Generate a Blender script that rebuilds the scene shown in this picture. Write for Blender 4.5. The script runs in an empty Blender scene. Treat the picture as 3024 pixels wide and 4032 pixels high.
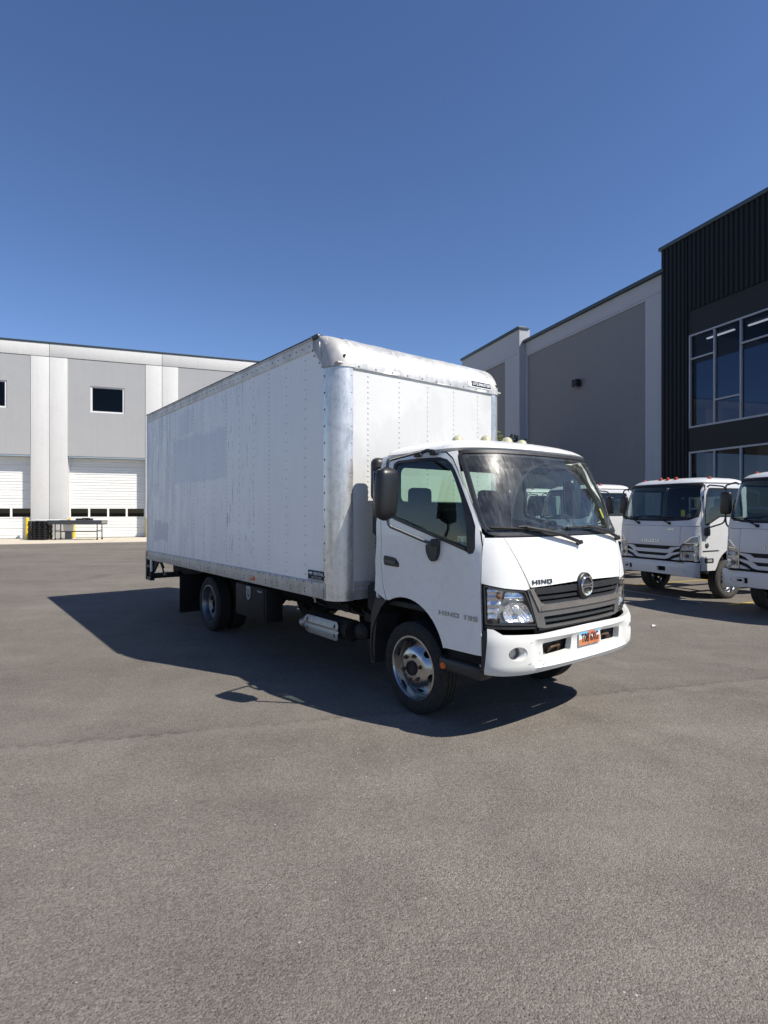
import bpy, bmesh, math, random
from math import sin, cos, pi, radians as rad, sqrt
from mathutils import Vector, Matrix
from mathutils.geometry import delaunay_2d_cdt
random.seed(7)
SC = bpy.context.scene
COL = SC.collection

# ------------------------------------------------------------------ camera, sky, sun, exposure
cam = bpy.data.cameras.new('camera'); camo = bpy.data.objects.new('camera', cam); COL.objects.link(camo)
camo.location = (0, 0, 1.7645); camo.rotation_euler = (rad(90), 0, 0)
cam.sensor_fit = 'VERTICAL'; cam.sensor_height = 36; cam.sensor_width = 27
cam.lens = 2230 / 4032 * 36; cam.clip_start = .05; cam.clip_end = 3000
SC.camera = camo
SUN_EL, SUN_AZ = 50.2, -27.3            # elevation, and angle of the sun's bearing from +X (degrees)
W = bpy.data.worlds.new('World'); SC.world = W; W.use_nodes = True
nt = W.node_tree
sky = nt.nodes.new('ShaderNodeTexSky'); sky.sky_type = 'NISHITA'; sky.sun_disc = False
sky.sun_elevation = rad(SUN_EL); sky.sun_rotation = rad(90 - SUN_AZ)
sky.altitude = 1400; sky.air_density = 1.0; sky.dust_density = .2; sky.ozone_density = 3.2
bg = nt.nodes['Background']; bg.inputs['Strength'].default_value = .108
hs = nt.nodes.new('ShaderNodeHueSaturation'); hs.inputs['Saturation'].default_value = 1.10; hs.inputs['Hue'].default_value = .508
nt.links.new(sky.outputs[0], hs.inputs['Color']); nt.links.new(hs.outputs[0], bg.inputs[0])
sl = bpy.data.lights.new('sun', 'SUN'); sl.energy = 5.0; sl.angle = rad(.53); sl.color = (1, .945, .855)
slo = bpy.data.objects.new('sun', sl); COL.objects.link(slo)
sv = Vector((cos(rad(SUN_EL)) * cos(rad(SUN_AZ)), cos(rad(SUN_EL)) * sin(rad(SUN_AZ)), sin(rad(SUN_EL))))
slo.rotation_euler = sv.to_track_quat('Z', 'Y').to_euler()
SC.view_settings.view_transform = 'Standard'; SC.view_settings.look = 'None'
SC.view_settings.exposure = 0.40; SC.view_settings.gamma = 1

# ------------------------------------------------------------------ materials
class NT:
    def __init__(s, name):
        s.m = bpy.data.materials.new(name); s.m.use_nodes = True; s.t = s.m.node_tree
        s.b = s.t.nodes['Principled BSDF']; s.out = s.t.nodes['Material Output']
    def n(s, ty, **k):
        nd = s.t.nodes.new('ShaderNode' + ty)
        for a, v in k.items(): setattr(nd, a, v)
        return nd
    def l(s, a, b): s.t.links.new(a, b)
    def val(s, x, inp):
        if hasattr(x, 'is_output'): s.l(x, inp)
        else: inp.default_value = x
    def math(s, op, a, b=0., c=0., clamp=False):
        nd = s.n('Math', operation=op, use_clamp=clamp)
        s.val(a, nd.inputs[0]); s.val(b, nd.inputs[1]); s.val(c, nd.inputs[2]); return nd.outputs[0]
    def coord(s, kind='Object', scale=(1, 1, 1), loc=(0, 0, 0)):
        t = s.n('TexCoord'); mp = s.n('Mapping'); mp.inputs['Scale'].default_value = scale
        mp.inputs['Location'].default_value = loc; s.l(t.outputs[kind], mp.inputs[0]); return mp.outputs[0]
    def noise(s, vec, scale, detail=4, rough=.55, dist=0.):
        nd = s.n('TexNoise'); s.l(vec, nd.inputs['Vector']); nd.inputs['Scale'].default_value = scale
        nd.inputs['Detail'].default_value = detail; nd.inputs['Roughness'].default_value = rough
        nd.inputs['Distortion'].default_value = dist; return nd.outputs['Fac']
    def vor(s, vec, scale, feat='F1'):
        nd = s.n('TexVoronoi', feature=feat); s.l(vec, nd.inputs['Vector']); nd.inputs['Scale'].default_value = scale
        return nd
    def ramp(s, fac, stops):
        nd = s.n('ValToRGB'); cr = nd.color_ramp
        while len(cr.elements) < len(stops): cr.elements.new(.5)
        for e, (p, c) in zip(cr.elements, stops):
            e.position = p; e.color = (*c, 1) if len(c) == 3 else c
        s.val(fac, nd.inputs[0]); return nd.outputs[0]
    def mix(s, fac, a, b, mode='MIX'):
        nd = s.n('Mix', data_type='RGBA', blend_type=mode)
        s.val(fac, nd.inputs[0])
        for x, i in ((a, 6), (b, 7)):
            if hasattr(x, 'is_output'): s.l(x, nd.inputs[i])
            else: nd.inputs[i].default_value = (*x, 1)
        return nd.outputs[2]
    def rng(s, x, a, b, c=0., d=1.):
        nd = s.n('MapRange'); s.val(x, nd.inputs[0])
        for i, v in enumerate((a, b, c, d)): nd.inputs[i + 1].default_value = v
        return nd.outputs[0]
    def bump(s, h, dist=.002, strength=1.):
        nd = s.n('Bump'); s.val(h, nd.inputs['Height']); nd.inputs['Distance'].default_value = dist
        nd.inputs['Strength'].default_value = strength; s.l(nd.outputs[0], s.b.inputs['Normal'])
def g(v): return (v, v, v)
def simple(name, col, rough=.5, metal=0., var=.12, scale=9., bump=0., coat=0., spec=.5, bscale=60):
    m = NT(name); v = m.coord()
    n1 = m.noise(v, scale, 5)
    c2 = tuple(x * (1 - var) for x in col)
    m.l(m.ramp(n1, [(.35, c2), (.65, col)]), m.b.inputs['Base Color'])
    m.l(m.rng(m.noise(v, scale * 3, 3), .3, .7, max(.02, rough * .85), min(1, rough * 1.15)), m.b.inputs['Roughness'])
    m.b.inputs['Metallic'].default_value = metal; m.b.inputs['Coat Weight'].default_value = coat
    m.b.inputs['Specular IOR Level'].default_value = spec
    if bump: m.bump(m.noise(v, bscale, 4), bump)
    return m.m
def emis(name, col, st):
    m = NT(name); m.b.inputs['Base Color'].default_value = (*col, 1)
    m.b.inputs['Emission Color'].default_value = (*col, 1); m.b.inputs['Emission Strength'].default_value = st
    return m.m
def glass(name, tint, refl=1.0, dust=0., ior=1.52):
    m = NT(name); t = m.t; t.nodes.remove(m.b)
    tr = m.n('BsdfTransparent'); tr.inputs[0].default_value = (*tint, 1)
    gl = m.n('BsdfGlossy'); gl.inputs['Roughness'].default_value = .015; gl.inputs[0].default_value = (refl, refl, refl, 1)
    fr = m.n('Fresnel'); geo = m.n('NewGeometry'); m.l(m.rng(geo.outputs['Backfacing'], 0, 1, ior, 1 / ior), fr.inputs[0])
    mx = m.n('MixShader'); m.l(fr.outputs[0], mx.inputs[0]); m.l(tr.outputs[0], mx.inputs[1]); m.l(gl.outputs[0], mx.inputs[2])
    last = mx.outputs[0]
    if dust:
        v = m.coord(); d0 = m.n('BsdfDiffuse'); d0.inputs[0].default_value = (.60, .62, .60, 1)
        d1 = m.n('BsdfGlossy'); d1.inputs['Roughness'].default_value = .30; d1.inputs[0].default_value = (.8, .8, .8, 1)
        df = m.n('MixShader'); df.inputs[0].default_value = .35; m.l(d0.outputs[0], df.inputs[1]); m.l(d1.outputs[0], df.inputs[2])
        a = m.rng(m.noise(v, 7, 6, .7), .35, .75, .25, 1.)
        b = m.rng(m.noise(m.coord(scale=(1, 8, 1.2)), 6, 5, .7), .48, .75)
        sp = m.rng(m.vor(v, 45).outputs['Distance'], .02, .12, 1.4, 0.)
        f = m.math('ADD', m.math('MULTIPLY', a, .55), m.math('ADD', m.math('MULTIPLY', b, .5), m.math('MULTIPLY', sp, .25)))
        # wiped arcs: rings round the two wiper pivots
        sx = m.n('SeparateXYZ'); m.l(m.n('TexCoord').outputs['Object'], sx.inputs[0])
        arcs = None
        for py in (-.05, .68):
            dy = m.math('SUBTRACT', sx.outputs[1], py); dz = m.math('SUBTRACT', sx.outputs[2], 1.52)
            r = m.math('SQRT', m.math('ADD', m.math('MULTIPLY', dy, dy), m.math('MULTIPLY', dz, dz)))
            inside = m.math('MULTIPLY', m.math('LESS_THAN', r, .66), m.math('GREATER_THAN', r, .22))
            edge = m.rng(m.math('ABSOLUTE', m.math('SUBTRACT', r, .66)), 0, .012, .22, 0)
            arcs = (inside, edge) if arcs is None else (m.math('MAXIMUM', arcs[0], inside), m.math('MAXIMUM', arcs[1], edge))
        f = m.math('MULTIPLY', f, m.rng(arcs[0], 0, 1, 1., .62)); f = m.math('ADD', f, arcs[1])
        f = m.math('MULTIPLY', f, dust, clamp=True)
        m2 = m.n('MixShader'); m.l(f, m2.inputs[0]); m.l(last, m2.inputs[1]); m.l(df.outputs[0], m2.inputs[2]); last = m2.outputs[0]
    m.l(last, m.out.inputs[0]); return m.m

def mat_asphalt():
    m = NT('asphalt'); v = m.coord()
    big = m.noise(v, .25, 6, .6); mid = m.noise(v, 2.1, 5, .65); str_ = m.noise(m.coord(scale=(.25, 1.6, 1)), .8, 5, .6)
    ag = m.vor(v, 125); fine = m.noise(v, 190, 3, .7)
    base = m.ramp(ag.outputs['Color'], [(.1, (.085, .076, .066)), (.55, (.176, .158, .136)), (.95, (.30, .270, .233))])
    base = m.mix(.45, base, m.ramp(fine, [(.3, (.050, .045, .039)), (.7, (.285, .257, .222))]))
    lum = m.math('ADD', m.rng(big, .3, .7, -.16, .16), m.math('ADD', m.rng(mid, .3, .7, -.11, .11), m.rng(str_, .35, .65, -.06, .06)))
    base = m.mix(1., base, m.ramp(m.math('ADD', lum, .5), [(0., g(.5)), (1., g(1.5))]), 'MULTIPLY')
    # dark pits between the stones
    vp = m.vor(v, 75); spc = m.n('SeparateColor'); m.l(vp.outputs['Color'], spc.inputs[0])
    pit = m.math('MULTIPLY', m.math('LESS_THAN', vp.outputs['Distance'], .30), m.math('GREATER_THAN', spc.outputs[1], m.rng(mid, .35, .65, .93, .72)))
    base = m.mix(m.math('MULTIPLY', pit, .62), base, (.03, .027, .025))
    # pale stones
    vw = m.vor(v, 26); near = m.math('LESS_THAN', vw.outputs['Distance'], .13)
    sx = m.n('SeparateColor'); m.l(vw.outputs['Color'], sx.inputs[0])
    pick = m.math('MULTIPLY', near, m.math('GREATER_THAN', sx.outputs[0], .955))
    clump = m.math('GREATER_THAN', m.noise(v, .9, 3), .45)
    base = m.mix(m.math('MULTIPLY', m.math('MULTIPLY', pick, clump), .8), base, (.50, .47, .43))
    # paving joints (two seams running across the yard)
    sp = m.n('SeparateXYZ'); m.l(m.n('TexCoord').outputs['Object'], sp.inputs[0])
    wob = m.math('MULTIPLY', m.math('SUBTRACT', m.noise(v, 1.3, 4), .5), .16)
    for (x0, y0, x1, y1, w) in ((-2.87, 4.2, 4.24, 6.05, .045),):
        L = sqrt((x1 - x0) ** 2 + (y1 - y0) ** 2); nx, ny = -(y1 - y0) / L, (x1 - x0) / L
        d = m.math('ADD', m.math('ADD', m.math('MULTIPLY', sp.outputs[0], nx), m.math('MULTIPLY', sp.outputs[1], ny)), -(x0 * nx + y0 * ny))
        sd = m.math('ADD', d, wob); base = m.mix(m.rng(sd, -.03, .05, 0, .20), base, (.105, .098, .09))     # the lane beyond the joint is smoother and darker
        d = m.math('ABSOLUTE', sd)
        f = m.math('MULTIPLY', m.rng(d, 0, w * 2.2, 1, 0), m.rng(m.noise(v, 14, 5, .75), .42, .58))
        base = m.mix(m.math('MULTIPLY', m.rng(sd, -.20, -.02, 0, .30), m.math('LESS_THAN', sd, 0.)), base, (.25, .225, .195))
        f = m.math('MULTIPLY', f, m.rng(m.noise(v, .9, 4, .6), .36, .62, .12, 1.))
        base = m.mix(m.math('MULTIPLY', f, .7), base, (.035, .033, .032))
    # faint tyre sweeps: wide rings, and pale dusty patches
    for (cx, cy, r0, amt) in ((-9., 1.5, 11.2, .16), (-9., 1.5, 13.0, .14), (14., 16., 16.5, .13), (14., 16., 14.8, .12)):
        dx = m.math('SUBTRACT', sp.outputs[0], cx); dy = m.math('SUBTRACT', sp.outputs[1], cy)
        rr = m.math('SQRT', m.math('ADD', m.math('MULTIPLY', dx, dx), m.math('MULTIPLY', dy, dy)))
        f = m.math('MULTIPLY', m.rng(m.math('ABSOLUTE', m.math('SUBTRACT', rr, r0)), .05, .16, 1, 0), m.rng(m.noise(v, 1.1, 4, .6), .4, .65))
        base = m.mix(m.math('MULTIPLY', f, amt), base, (.03, .028, .027))
    base = m.mix(m.rng(m.noise(m.coord(scale=(1, 1.5, 1), loc=(7, 3, 0)), .42, 5, .62), .52, .7, 0, .22), base, (.27, .245, .213))
    # oil stains
    ost = m.rng(m.noise(v, .55, 4, .5), .66, .8, 0, .45)
    base = m.mix(ost, base, (.03, .03, .031))
    m.l(base, m.b.inputs['Base Color']); m.b.inputs['Roughness'].default_value = .95
    m.b.inputs['Specular IOR Level'].default_value = .08
    h = m.math('ADD', m.math('MULTIPLY', ag.outputs['Distance'], -1.2), m.math('ADD', m.math('MULTIPLY', fine, .8), m.math('MULTIPLY', mid, .9)))
    m.bump(h, .0042, .8); return m.m
def mat_concrete(name, col, grain=.1, bs=70, bd=.002, streak=.0):
    m = NT(name); v = m.coord(); n = m.noise(v, .8, 6, .6); f = m.noise(v, bs, 3, .6)
    c = m.ramp(n, [(.3, tuple(x * (1 - grain) for x in col)), (.7, col)])
    c = m.mix(.25, c, m.ramp(f, [(.3, tuple(x * .75 for x in col)), (.7, tuple(min(1, x * 1.1) for x in col))]))
    if streak:
        st = m.rng(m.noise(m.coord(scale=(3, 3, .12)), 1.6, 5, .65), .5, .75, 0, streak)
        c = m.mix(st, c, tuple(x * .72 for x in col))
    m.l(c, m.b.inputs['Base Color']); m.b.inputs['Roughness'].default_value = .9; m.b.inputs['Specular IOR Level'].default_value = .2
    m.bump(m.math('ADD', f, m.noise(v, bs / 4, 3)), bd); return m.m
def mat_boxside():
    m = NT('box_panel_skin'); v = m.coord()
    sp = m.n('SeparateXYZ'); m.l(m.n('TexCoord').outputs['Object'], sp.inputs[0]); X, Z = sp.outputs[0], sp.outputs[2]
    base = m.ramp(m.noise(v, 1.1, 4), [(.3, (.82, .815, .79)), (.7, (.85, .84, .81))])
    rear = m.rng(X, -3.2, -6.6, 0., 1.)
    st = m.rng(m.noise(m.coord(scale=(5, 5, .45)), 2.2, 7, .72, .4), .46, .66)
    base = m.mix(m.math('MULTIPLY', st, m.math('ADD', m.math('MULTIPLY', rear, .75), .10)), base, (.42, .44, .47))
    blot = m.rng(m.noise(m.coord(scale=(1.6, 1.6, 1)), 2.6, 6, .7), .5, .6)
    base = m.mix(m.math('MULTIPLY', blot, m.math('ADD', m.math('MULTIPLY', rear, .40), .06)), base, (.50, .53, .57))
    pale = m.rng(m.noise(m.coord(scale=(7, 7, .8), loc=(3, 1, 2)), 1.8, 6, .7), .54, .66)
    base = m.mix(m.math('MULTIPLY', pale, m.math('MULTIPLY', rear, .8)), base, (.88, .88, .87))
    wx = m.math('MULTIPLY', m.math('SUBTRACT', m.noise(v, 4, 4), .5), .22)
    def rect(x0, x1, z0, z1, amt, col, base):
        a = m.math('MULTIPLY', m.rng(m.math('ADD', X, wx), x0, x0 + .06), m.rng(m.math('ADD', X, wx), x1, x1 - .06))
        b = m.math('MULTIPLY', m.rng(m.math('ADD', Z, wx), z0, z0 + .04), m.rng(m.math('ADD', Z, wx), z1, z1 - .04))
        return m.mix(m.math('MULTIPLY', m.math('MULTIPLY', a, b), amt), base, col)
    base = rect(-5.7, -3.45, 2.2, 2.93, .6, (.56, .60, .66), base)       # ghost of a removed decal
    base = rect(-6.75, -5.9, 1.25, 1.62, .7, (.44, .47, .52), base)
    base = rect(-5.4, -4.7, 2.95, 3.35, .45, (.54, .57, .61), base)
    base = rect(-3.5, -2.55, 1.47, 1.62, .45, (.87, .87, .87), base)
    base = rect(-1.72, -1.1, 1.2, 1.42, .3, (.86, .87, .87), base)
    # dark scratches
    scr = m.math('MULTIPLY', m.rng(m.noise(m.coord(scale=(14, 14, 1.3), loc=(1, 0, 5)), 2., 4, .6), .61, .66), m.math('MULTIPLY', m.rng(X, -3.9, -3.4), m.rng(X, -2.4, -2.7)))
    base = m.mix(m.math('MULTIPLY', scr, .8), base, (.16, .17, .19))
    low = m.math('MULTIPLY', m.rng(Z, 1.35, 1.05, 0, 1), m.rng(m.noise(v, 3, 5, .7), .4, .7, .1, .45))
    base = m.mix(low, base, (.58, .58, .57))
    m.l(base, m.b.inputs['Base Color']); m.b.inputs['Roughness'].default_value = .42
    m.bump(m.noise(v, 1.6, 3), .006, .5); return m.m
def mat_boxfront():
    m = NT('box_front_skin'); v = m.coord()
    base = m.ramp(m.noise(v, .9, 4), [(.3, (.565, .565, .55)), (.7, (.61, .61, .595))])
    p = m.rng(m.noise(m.coord(scale=(1, 1.2, .9)), 1.7, 5, .65), .5, .6, 0, .6); base = m.mix(p, base, (.515, .515, .50))
    s = m.rng(m.noise(v, 9, 5, .7), .66, .74, 0, .45); base = m.mix(s, base, (.5, .5, .5))
    m.l(base, m.b.inputs['Base Color']); m.b.inputs['Roughness'].default_value = .5; m.bump(m.noise(v, 2, 3), .004, .5); return m.m
def mat_alu(name, col=(.62, .635, .65), rough=.42, metal=.75, blotch=.5):
    m = NT(name); v = m.coord()
    a = m.noise(v, 3.3, 7, .72, .6); b = m.noise(m.coord(scale=(6, 6, .5)), 3, 6, .7); c = m.noise(v, 26, 4, .7)
    f = m.math('ADD', m.math('MULTIPLY', a, .5), m.math('ADD', m.math('MULTIPLY', b, .35), m.math('MULTIPLY', c, .15)))
    m.l(m.ramp(f, [(.36, tuple(x * (1 - blotch) for x in col)), (.5, col), (.64, tuple(min(1, x * 1.25) for x in col))]), m.b.inputs['Base Color'])
    m.l(m.rng(f, .35, .65, rough * .8, rough * 1.25), m.b.inputs['Roughness']); m.b.inputs['Metallic'].default_value = metal
    m.bump(c, .0012, .6); return m.m

M = {}
M['asphalt'] = mat_asphalt()
M['apron'] = mat_concrete('apron_concrete', (.56, .50, .40), .15, 30)
M['wall_white'] = mat_concrete('wall_white_paint', (.62, .61, .59), .06, 16, .006, .25)
M['wall_grey'] = mat_concrete('wall_grey_paint', (.39, .39, .39), .06, 16, .006, .2)
M['r_light'] = mat_concrete('right_wall_light_paint', (.42, .425, .45), .05, 16, .005, .15)
M['r_dark'] = mat_concrete('right_wall_dark_paint', (.225, .222, .225), .05, 16, .005, .15)
M['coping'] = simple('coping_metal', (.05, .07, .08), .5, .2)
M['cladding'] = simple('dark_cladding', (.010, .011, .014), .6, 0, .12, 9., 0, 0, .25)
M['band'] = simple('dark_band', (.016, .017, .019), .6, 0, .12, 9., 0, 0, .3)
M['joint'] = simple('joint_sealant', (.16, .16, .16), .9)
M['door_white'] = simple('overhead_door_paint', (.78, .78, .75), .5, 0, .05)
M['frame_alu'] = simple('window_frame_alu', (.36, .37, .40), .5, .3)
M['frame_white'] = simple('window_frame_white', (.75, .75, .74), .5)
M['yellow'] = simple('safety_yellow', (.72, .50, .02), .5, 0, .15)
M['lineyellow'] = simple('line_yellow', (.45, .33, .06), .85, 0, .4, 20)
M['linewhite'] = simple('line_white', (.5, .5, .47), .85, 0, .4, 20)
def mat_paint(name, col):
    m = NT(name); v = m.coord()
    c = m.ramp(m.noise(v, 3., 5), [(.3, tuple(x * .965 for x in col)), (.7, col)])
    c = m.mix(m.rng(m.noise(m.coord(scale=(1, 1, .6)), 4.5, 7, .7, .5), .52, .68, 0, .30), c, tuple(x * .80 for x in col))      # road film
    c = m.mix(m.math('MULTIPLY', m.math('LESS_THAN', m.vor(v, 38).outputs['Distance'], .07), m.math('GREATER_THAN', m.noise(v, 3, 2), .52)), c, (.30, .28, .24))   # bug and grit specks
    m.l(c, m.b.inputs['Base Color']); m.l(m.rng(m.noise(v, 6, 5, .7), .35, .7, .22, .42), m.b.inputs['Roughness'])
    m.b.inputs['Coat Weight'].default_value = .4; m.b.inputs['Coat Roughness'].default_value = .08
    m.bump(m.noise(v, 2.2, 2), .0035, .35); return m.m
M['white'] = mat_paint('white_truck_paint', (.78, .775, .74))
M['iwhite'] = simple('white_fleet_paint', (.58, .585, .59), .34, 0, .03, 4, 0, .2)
M['bumper'] = simple('bumper_white_plastic', (.70, .695, .655), .45, 0, .06, 5)
M['boxside'] = mat_boxside(); M['boxfront'] = mat_boxfront()
M['alu'] = mat_alu('brushed_aluminium'); M['galv'] = mat_alu('galvanised_cap', (.48, .48, .47), .5, .5, .28)
M['post'] = mat_alu('corner_post_alu', (.68, .665, .64), .36, .75, .45)
M['rail'] = mat_alu('rail_alu', (.50, .495, .48), .5, .5, .45)
M['cast'] = simple('corner_casting', (.52, .51, .485), .55, .25, .3, 7)
M['toprail'] = simple('top_rail_paint', (.70, .685, .65), .5, .2, .3, 5)
M['rivet'] = simple('rivet_steel', (.40, .41, .43), .5, .3); M['rivetw'] = simple('rivet_pale', (.52, .52, .52), .5, .2)
M['rivetd'] = simple('rivet_dark', (.10, .10, .11), .6, .4)
M['plastic'] = simple('black_plastic', (.022, .022, .024), .45, 0, .25, 6)
M['plastic_m'] = simple('black_mirror_plastic', (.016, .016, .017), .36, 0, .2, 5)
M['rubber'] = simple('tyre_rubber', (.013, .013, .013), .85, 0, .3, 12, .001)
M['rubberd'] = simple('dusty_tyre_rubber', (.06, .057, .052), .9, 0, .35, 12, .001)
M['chassis'] = simple('chassis_black', (.010, .010, .011), .75, 0, .4, 6, 0, 0, .2)
M['grime'] = simple('grimy_metal', (.03, .028, .026), .7, .3, .5, 10)
M['steel'] = mat_alu('wheel_steel', (.40, .41, .42), .22, 1., .22)
M['steel_dark'] = mat_alu('dark_wheel_steel', (.20, .205, .215), .35, .8, .4); M['shield'] = mat_alu('heat_shield', (.46, .44, .40), .5, .55, .35)  # steel_dark: darker, blotchier steel for the rear outer wheels
M['rust'] = simple('rusty_nut', (.16, .10, .06), .7, .5, .5, 30)
M['chrome'] = simple('chrome', (.78, .79, .80), .06, 1., .04)
M['satin'] = simple('satin_silver', (.36, .355, .35), .35, .5, .12)
M['grille_grey'] = simple('grille_grey', (.17, .165, .16), .35, .4, .12); M['gunmetal'] = simple('gunmetal', (.08, .085, .09), .35, .5)
M['amber_dull'] = simple('dull_amber_bulb', (.30, .14, .07), .3, 0, .2); M['amber'] = simple('amber_lens', (.55, .12, .02), .3, 0, .1)
M['orange_lens'] = simple('orange_marker', (.42, .045, .015), .3, 0, .1)
M['clear_marker'] = simple('aged_marker_lens', (.55, .53, .33), .25, 0, .15, 12, 0, .5)
M['red'] = simple('red_lens', (.35, .02, .02), .3)
M['int'] = simple('cab_interior', (.018, .018, .019), .8, 0, .2)
M['seat'] = simple('seat_fabric', (.016, .017, .02), .9, 0, .3, 20)
M['lampcup'] = simple('lamp_reflector', (.86, .86, .86), .24, .72, .1, 14)
M['lampback'] = simple('lamp_housing', (.66, .66, .65), .3, .6, .2, 14)
M['paper'] = simple('sticker_paper', (.62, .62, .64), .6)
M['ystick'] = simple('yellow_sticker', (.75, .62, .05), .6)
M['black'] = simple('flat_black', (.008, .008, .009), .7)
M['decal'] = simple('decal_dark', (.009, .009, .010), .65, 0, .12, 9., 0, 0, .25)
M['decal_w'] = simple('decal_white', (.62, .63, .66), .5)
M['decal_g'] = simple('decal_grey', (.30, .31, .30), .5)
M['decal_b'] = simple('decal_blue', (.10, .22, .42), .4)
M['p_blue'] = simple('plate_blue', (.16, .48, .72), .4, 0, .06)
M['p_white'] = simple('plate_white', (.74, .74, .72), .4, 0, .06)
M['p_orange'] = simple('plate_orange', (.60, .24, .10), .4, 0, .12, 40)
M['p_red'] = simple('plate_red', (.60, .17, .09), .4, 0, .15, 40)
M['p_ink'] = simple('plate_ink', (.03, .018, .02), .4)
M['glass_cab'] = glass('door_glass', (.62, .76, .67))
M['glass_ws'] = glass('dusty_windshield', (.78, .86, .83), 1., .16)
M['glass_i'] = glass('fleet_windshield', (.58, .66, .63))
M['glass_lamp'] = glass('lamp_lens', (.90, .91, .92))
M['glass_b'] = glass('dark_building_glass', (.20, .23, .28), .30, 0, 1.6)
M['glass_d'] = glass('black_door_pane', (.05, .05, .06), .8, 0, 1.5)
M['room'] = simple('room_dark', (.02, .022, .027), .9)
M['ceil_light'] = emis('ceiling_strip', (1., .86, .68), 7.)
M['leaf'] = simple('leaf_green', (.12, .14, .035), .6, 0, .5, 3)
M['bark'] = simple('bark', (.10, .075, .055), .9, 0, .4, 12, .01)

# ------------------------------------------------------------------ mesh helpers
def link(name, me, mat, parent=None):
    o = bpy.data.objects.new(name, me); COL.objects.link(o)
    if mat is not None and not me.materials: me.materials.append(M[mat] if isinstance(mat, str) else mat)
    if parent is not None: o.parent = parent
    return o
def finish(me, ang=38):
    me.validate(); me.shade_smooth(); me.set_sharp_from_angle(angle=rad(ang))
def tag(o, label=None, cat=None, group=None, kind=None):
    for k, v in (('label', label), ('category', cat), ('group', group), ('kind', kind)):
        if v: o[k] = v
    return o
def empty(name, loc=(0, 0, 0), rz=0.):
    o = bpy.data.objects.new(name, None); COL.objects.link(o); o.location = loc; o.rotation_euler = (0, 0, rz)
    o.empty_display_size = .2; return o
class MB:
    def __init__(s): s.v = []; s.f = []
    def add(s, vs, fs):
        k = len(s.v); s.v += [tuple(x) for x in vs]; s.f += [tuple(i + k for i in f) for f in fs]; return s
    def box(s, c, d, bev=0., seg=2, rot=None):
        """centre c, full size d"""
        bm = bmesh.new(); bmesh.ops.create_cube(bm, size=1.)
        for v in bm.verts: v.co = Vector((v.co.x * d[0], v.co.y * d[1], v.co.z * d[2]))
        if bev: bmesh.ops.bevel(bm, geom=bm.edges[:], offset=min(bev, min(d) * .49), segments=seg, profile=.5, affect='EDGES')
        R = rot if rot is not None else Matrix.Identity(3)
        bm.verts.index_update(); vs = [R @ v.co + Vector(c) for v in bm.verts]
        s.add(vs, [[v.index for v in f.verts] for f in bm.faces]); bm.free(); return s
    def cyl(s, a, b, r0, r1=None, n=16, caps=True):
        a, b = Vector(a), Vector(b); r1 = r0 if r1 is None else r1
        q = (b - a).normalized().to_track_quat('Z', 'Y').to_matrix(); vs = []
        for p, r in ((a, r0), (b, r1)):
            for i in range(n):
                t = 2 * pi * i / n; vs.append(p + q @ Vector((r * cos(t), r * sin(t), 0)))
        fs = [(i, (i + 1) % n, n + (i + 1) % n, n + i) for i in range(n)]
        if caps: fs += [tuple(range(n - 1, -1, -1)), tuple(range(n, 2 * n))]
        return s.add(vs, fs)
    def tube(s, pts, r, n=10, smooth=True):
        P = [Vector(p) for p in pts]
        if smooth and len(P) > 2:      # round the bends
            Q = [P[0]]
            for a, b, c in zip(P, P[1:], P[2:]):
                d = min((b - a).length, (c - b).length) * .4
                p0 = b + (a - b).normalized() * d; p2 = b + (c - b).normalized() * d
                for k in range(5):
                    t = k / 4; Q.append(p0 * (1 - t) ** 2 + b * 2 * t * (1 - t) + p2 * t * t)
            Q.append(P[-1]); P = Q
        up = Vector((0, 0, 1)); vs = []
        d0 = (P[1] - P[0]).normalized(); x = d0.orthogonal().normalized()
        for i, p in enumerate(P):
            d = (P[min(i + 1, len(P) - 1)] - P[max(i - 1, 0)]).normalized()
            x = (x - d * x.dot(d)).normalized(); y = d.cross(x)
            rr = r[i] if isinstance(r, (list, tuple)) else r
            for k in range(n):
                t = 2 * pi * k / n; vs.append(p + x * rr * cos(t) + y * rr * sin(t))
        fs = []
        for i in range(len(P) - 1):
            for k in range(n): fs.append((i * n + k, i * n + (k + 1) % n, (i + 1) * n + (k + 1) % n, (i + 1) * n + k))
        fs += [tuple(range(n - 1, -1, -1)), tuple(range((len(P) - 1) * n, len(P) * n))]
        return s.add(vs, fs)
    def lathe(s, prof, c, axis=(0, 1, 0), n=40, close=False):
        """prof: (radius, distance along axis)"""
        q = Vector(axis).to_track_quat('Z', 'Y').to_matrix(); c = Vector(c); vs = []
        for r, h in prof:
            for i in range(n):
                t = 2 * pi * i / n; vs.append(c + q @ Vector((r * cos(t), r * sin(t), h)))
        m = len(prof); fs = []
        for j in range(m if close else m - 1):
            for i in range(n):
                a, b = j * n, ((j + 1) % m) * n; fs.append((a + i, a + (i + 1) % n, b + (i + 1) % n, b + i))
        return s.add(vs, fs)
    def grid(s, rows):
        n = len(rows[0]); vs = [p for r in rows for p in r]
        fs = [(j * n + i, j * n + i + 1, (j + 1) * n + i + 1, (j + 1) * n + i) for j in range(len(rows) - 1) for i in range(n - 1)]
        return s.add(vs, fs)
    def prism(s, poly, fn, t0, t1):
        """poly 2D, fn(u,v,t)->3D ; solid between t0 and t1"""
        n = len(poly); vs = [fn(u, v, t0) for u, v in poly] + [fn(u, v, t1) for u, v in poly]
        fs = [tuple(range(n)), tuple(range(2 * n - 1, n - 1, -1))] + [(i, n + i, n + (i + 1) % n, (i + 1) % n) for i in range(n)]
        return s.add(vs, fs)
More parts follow.
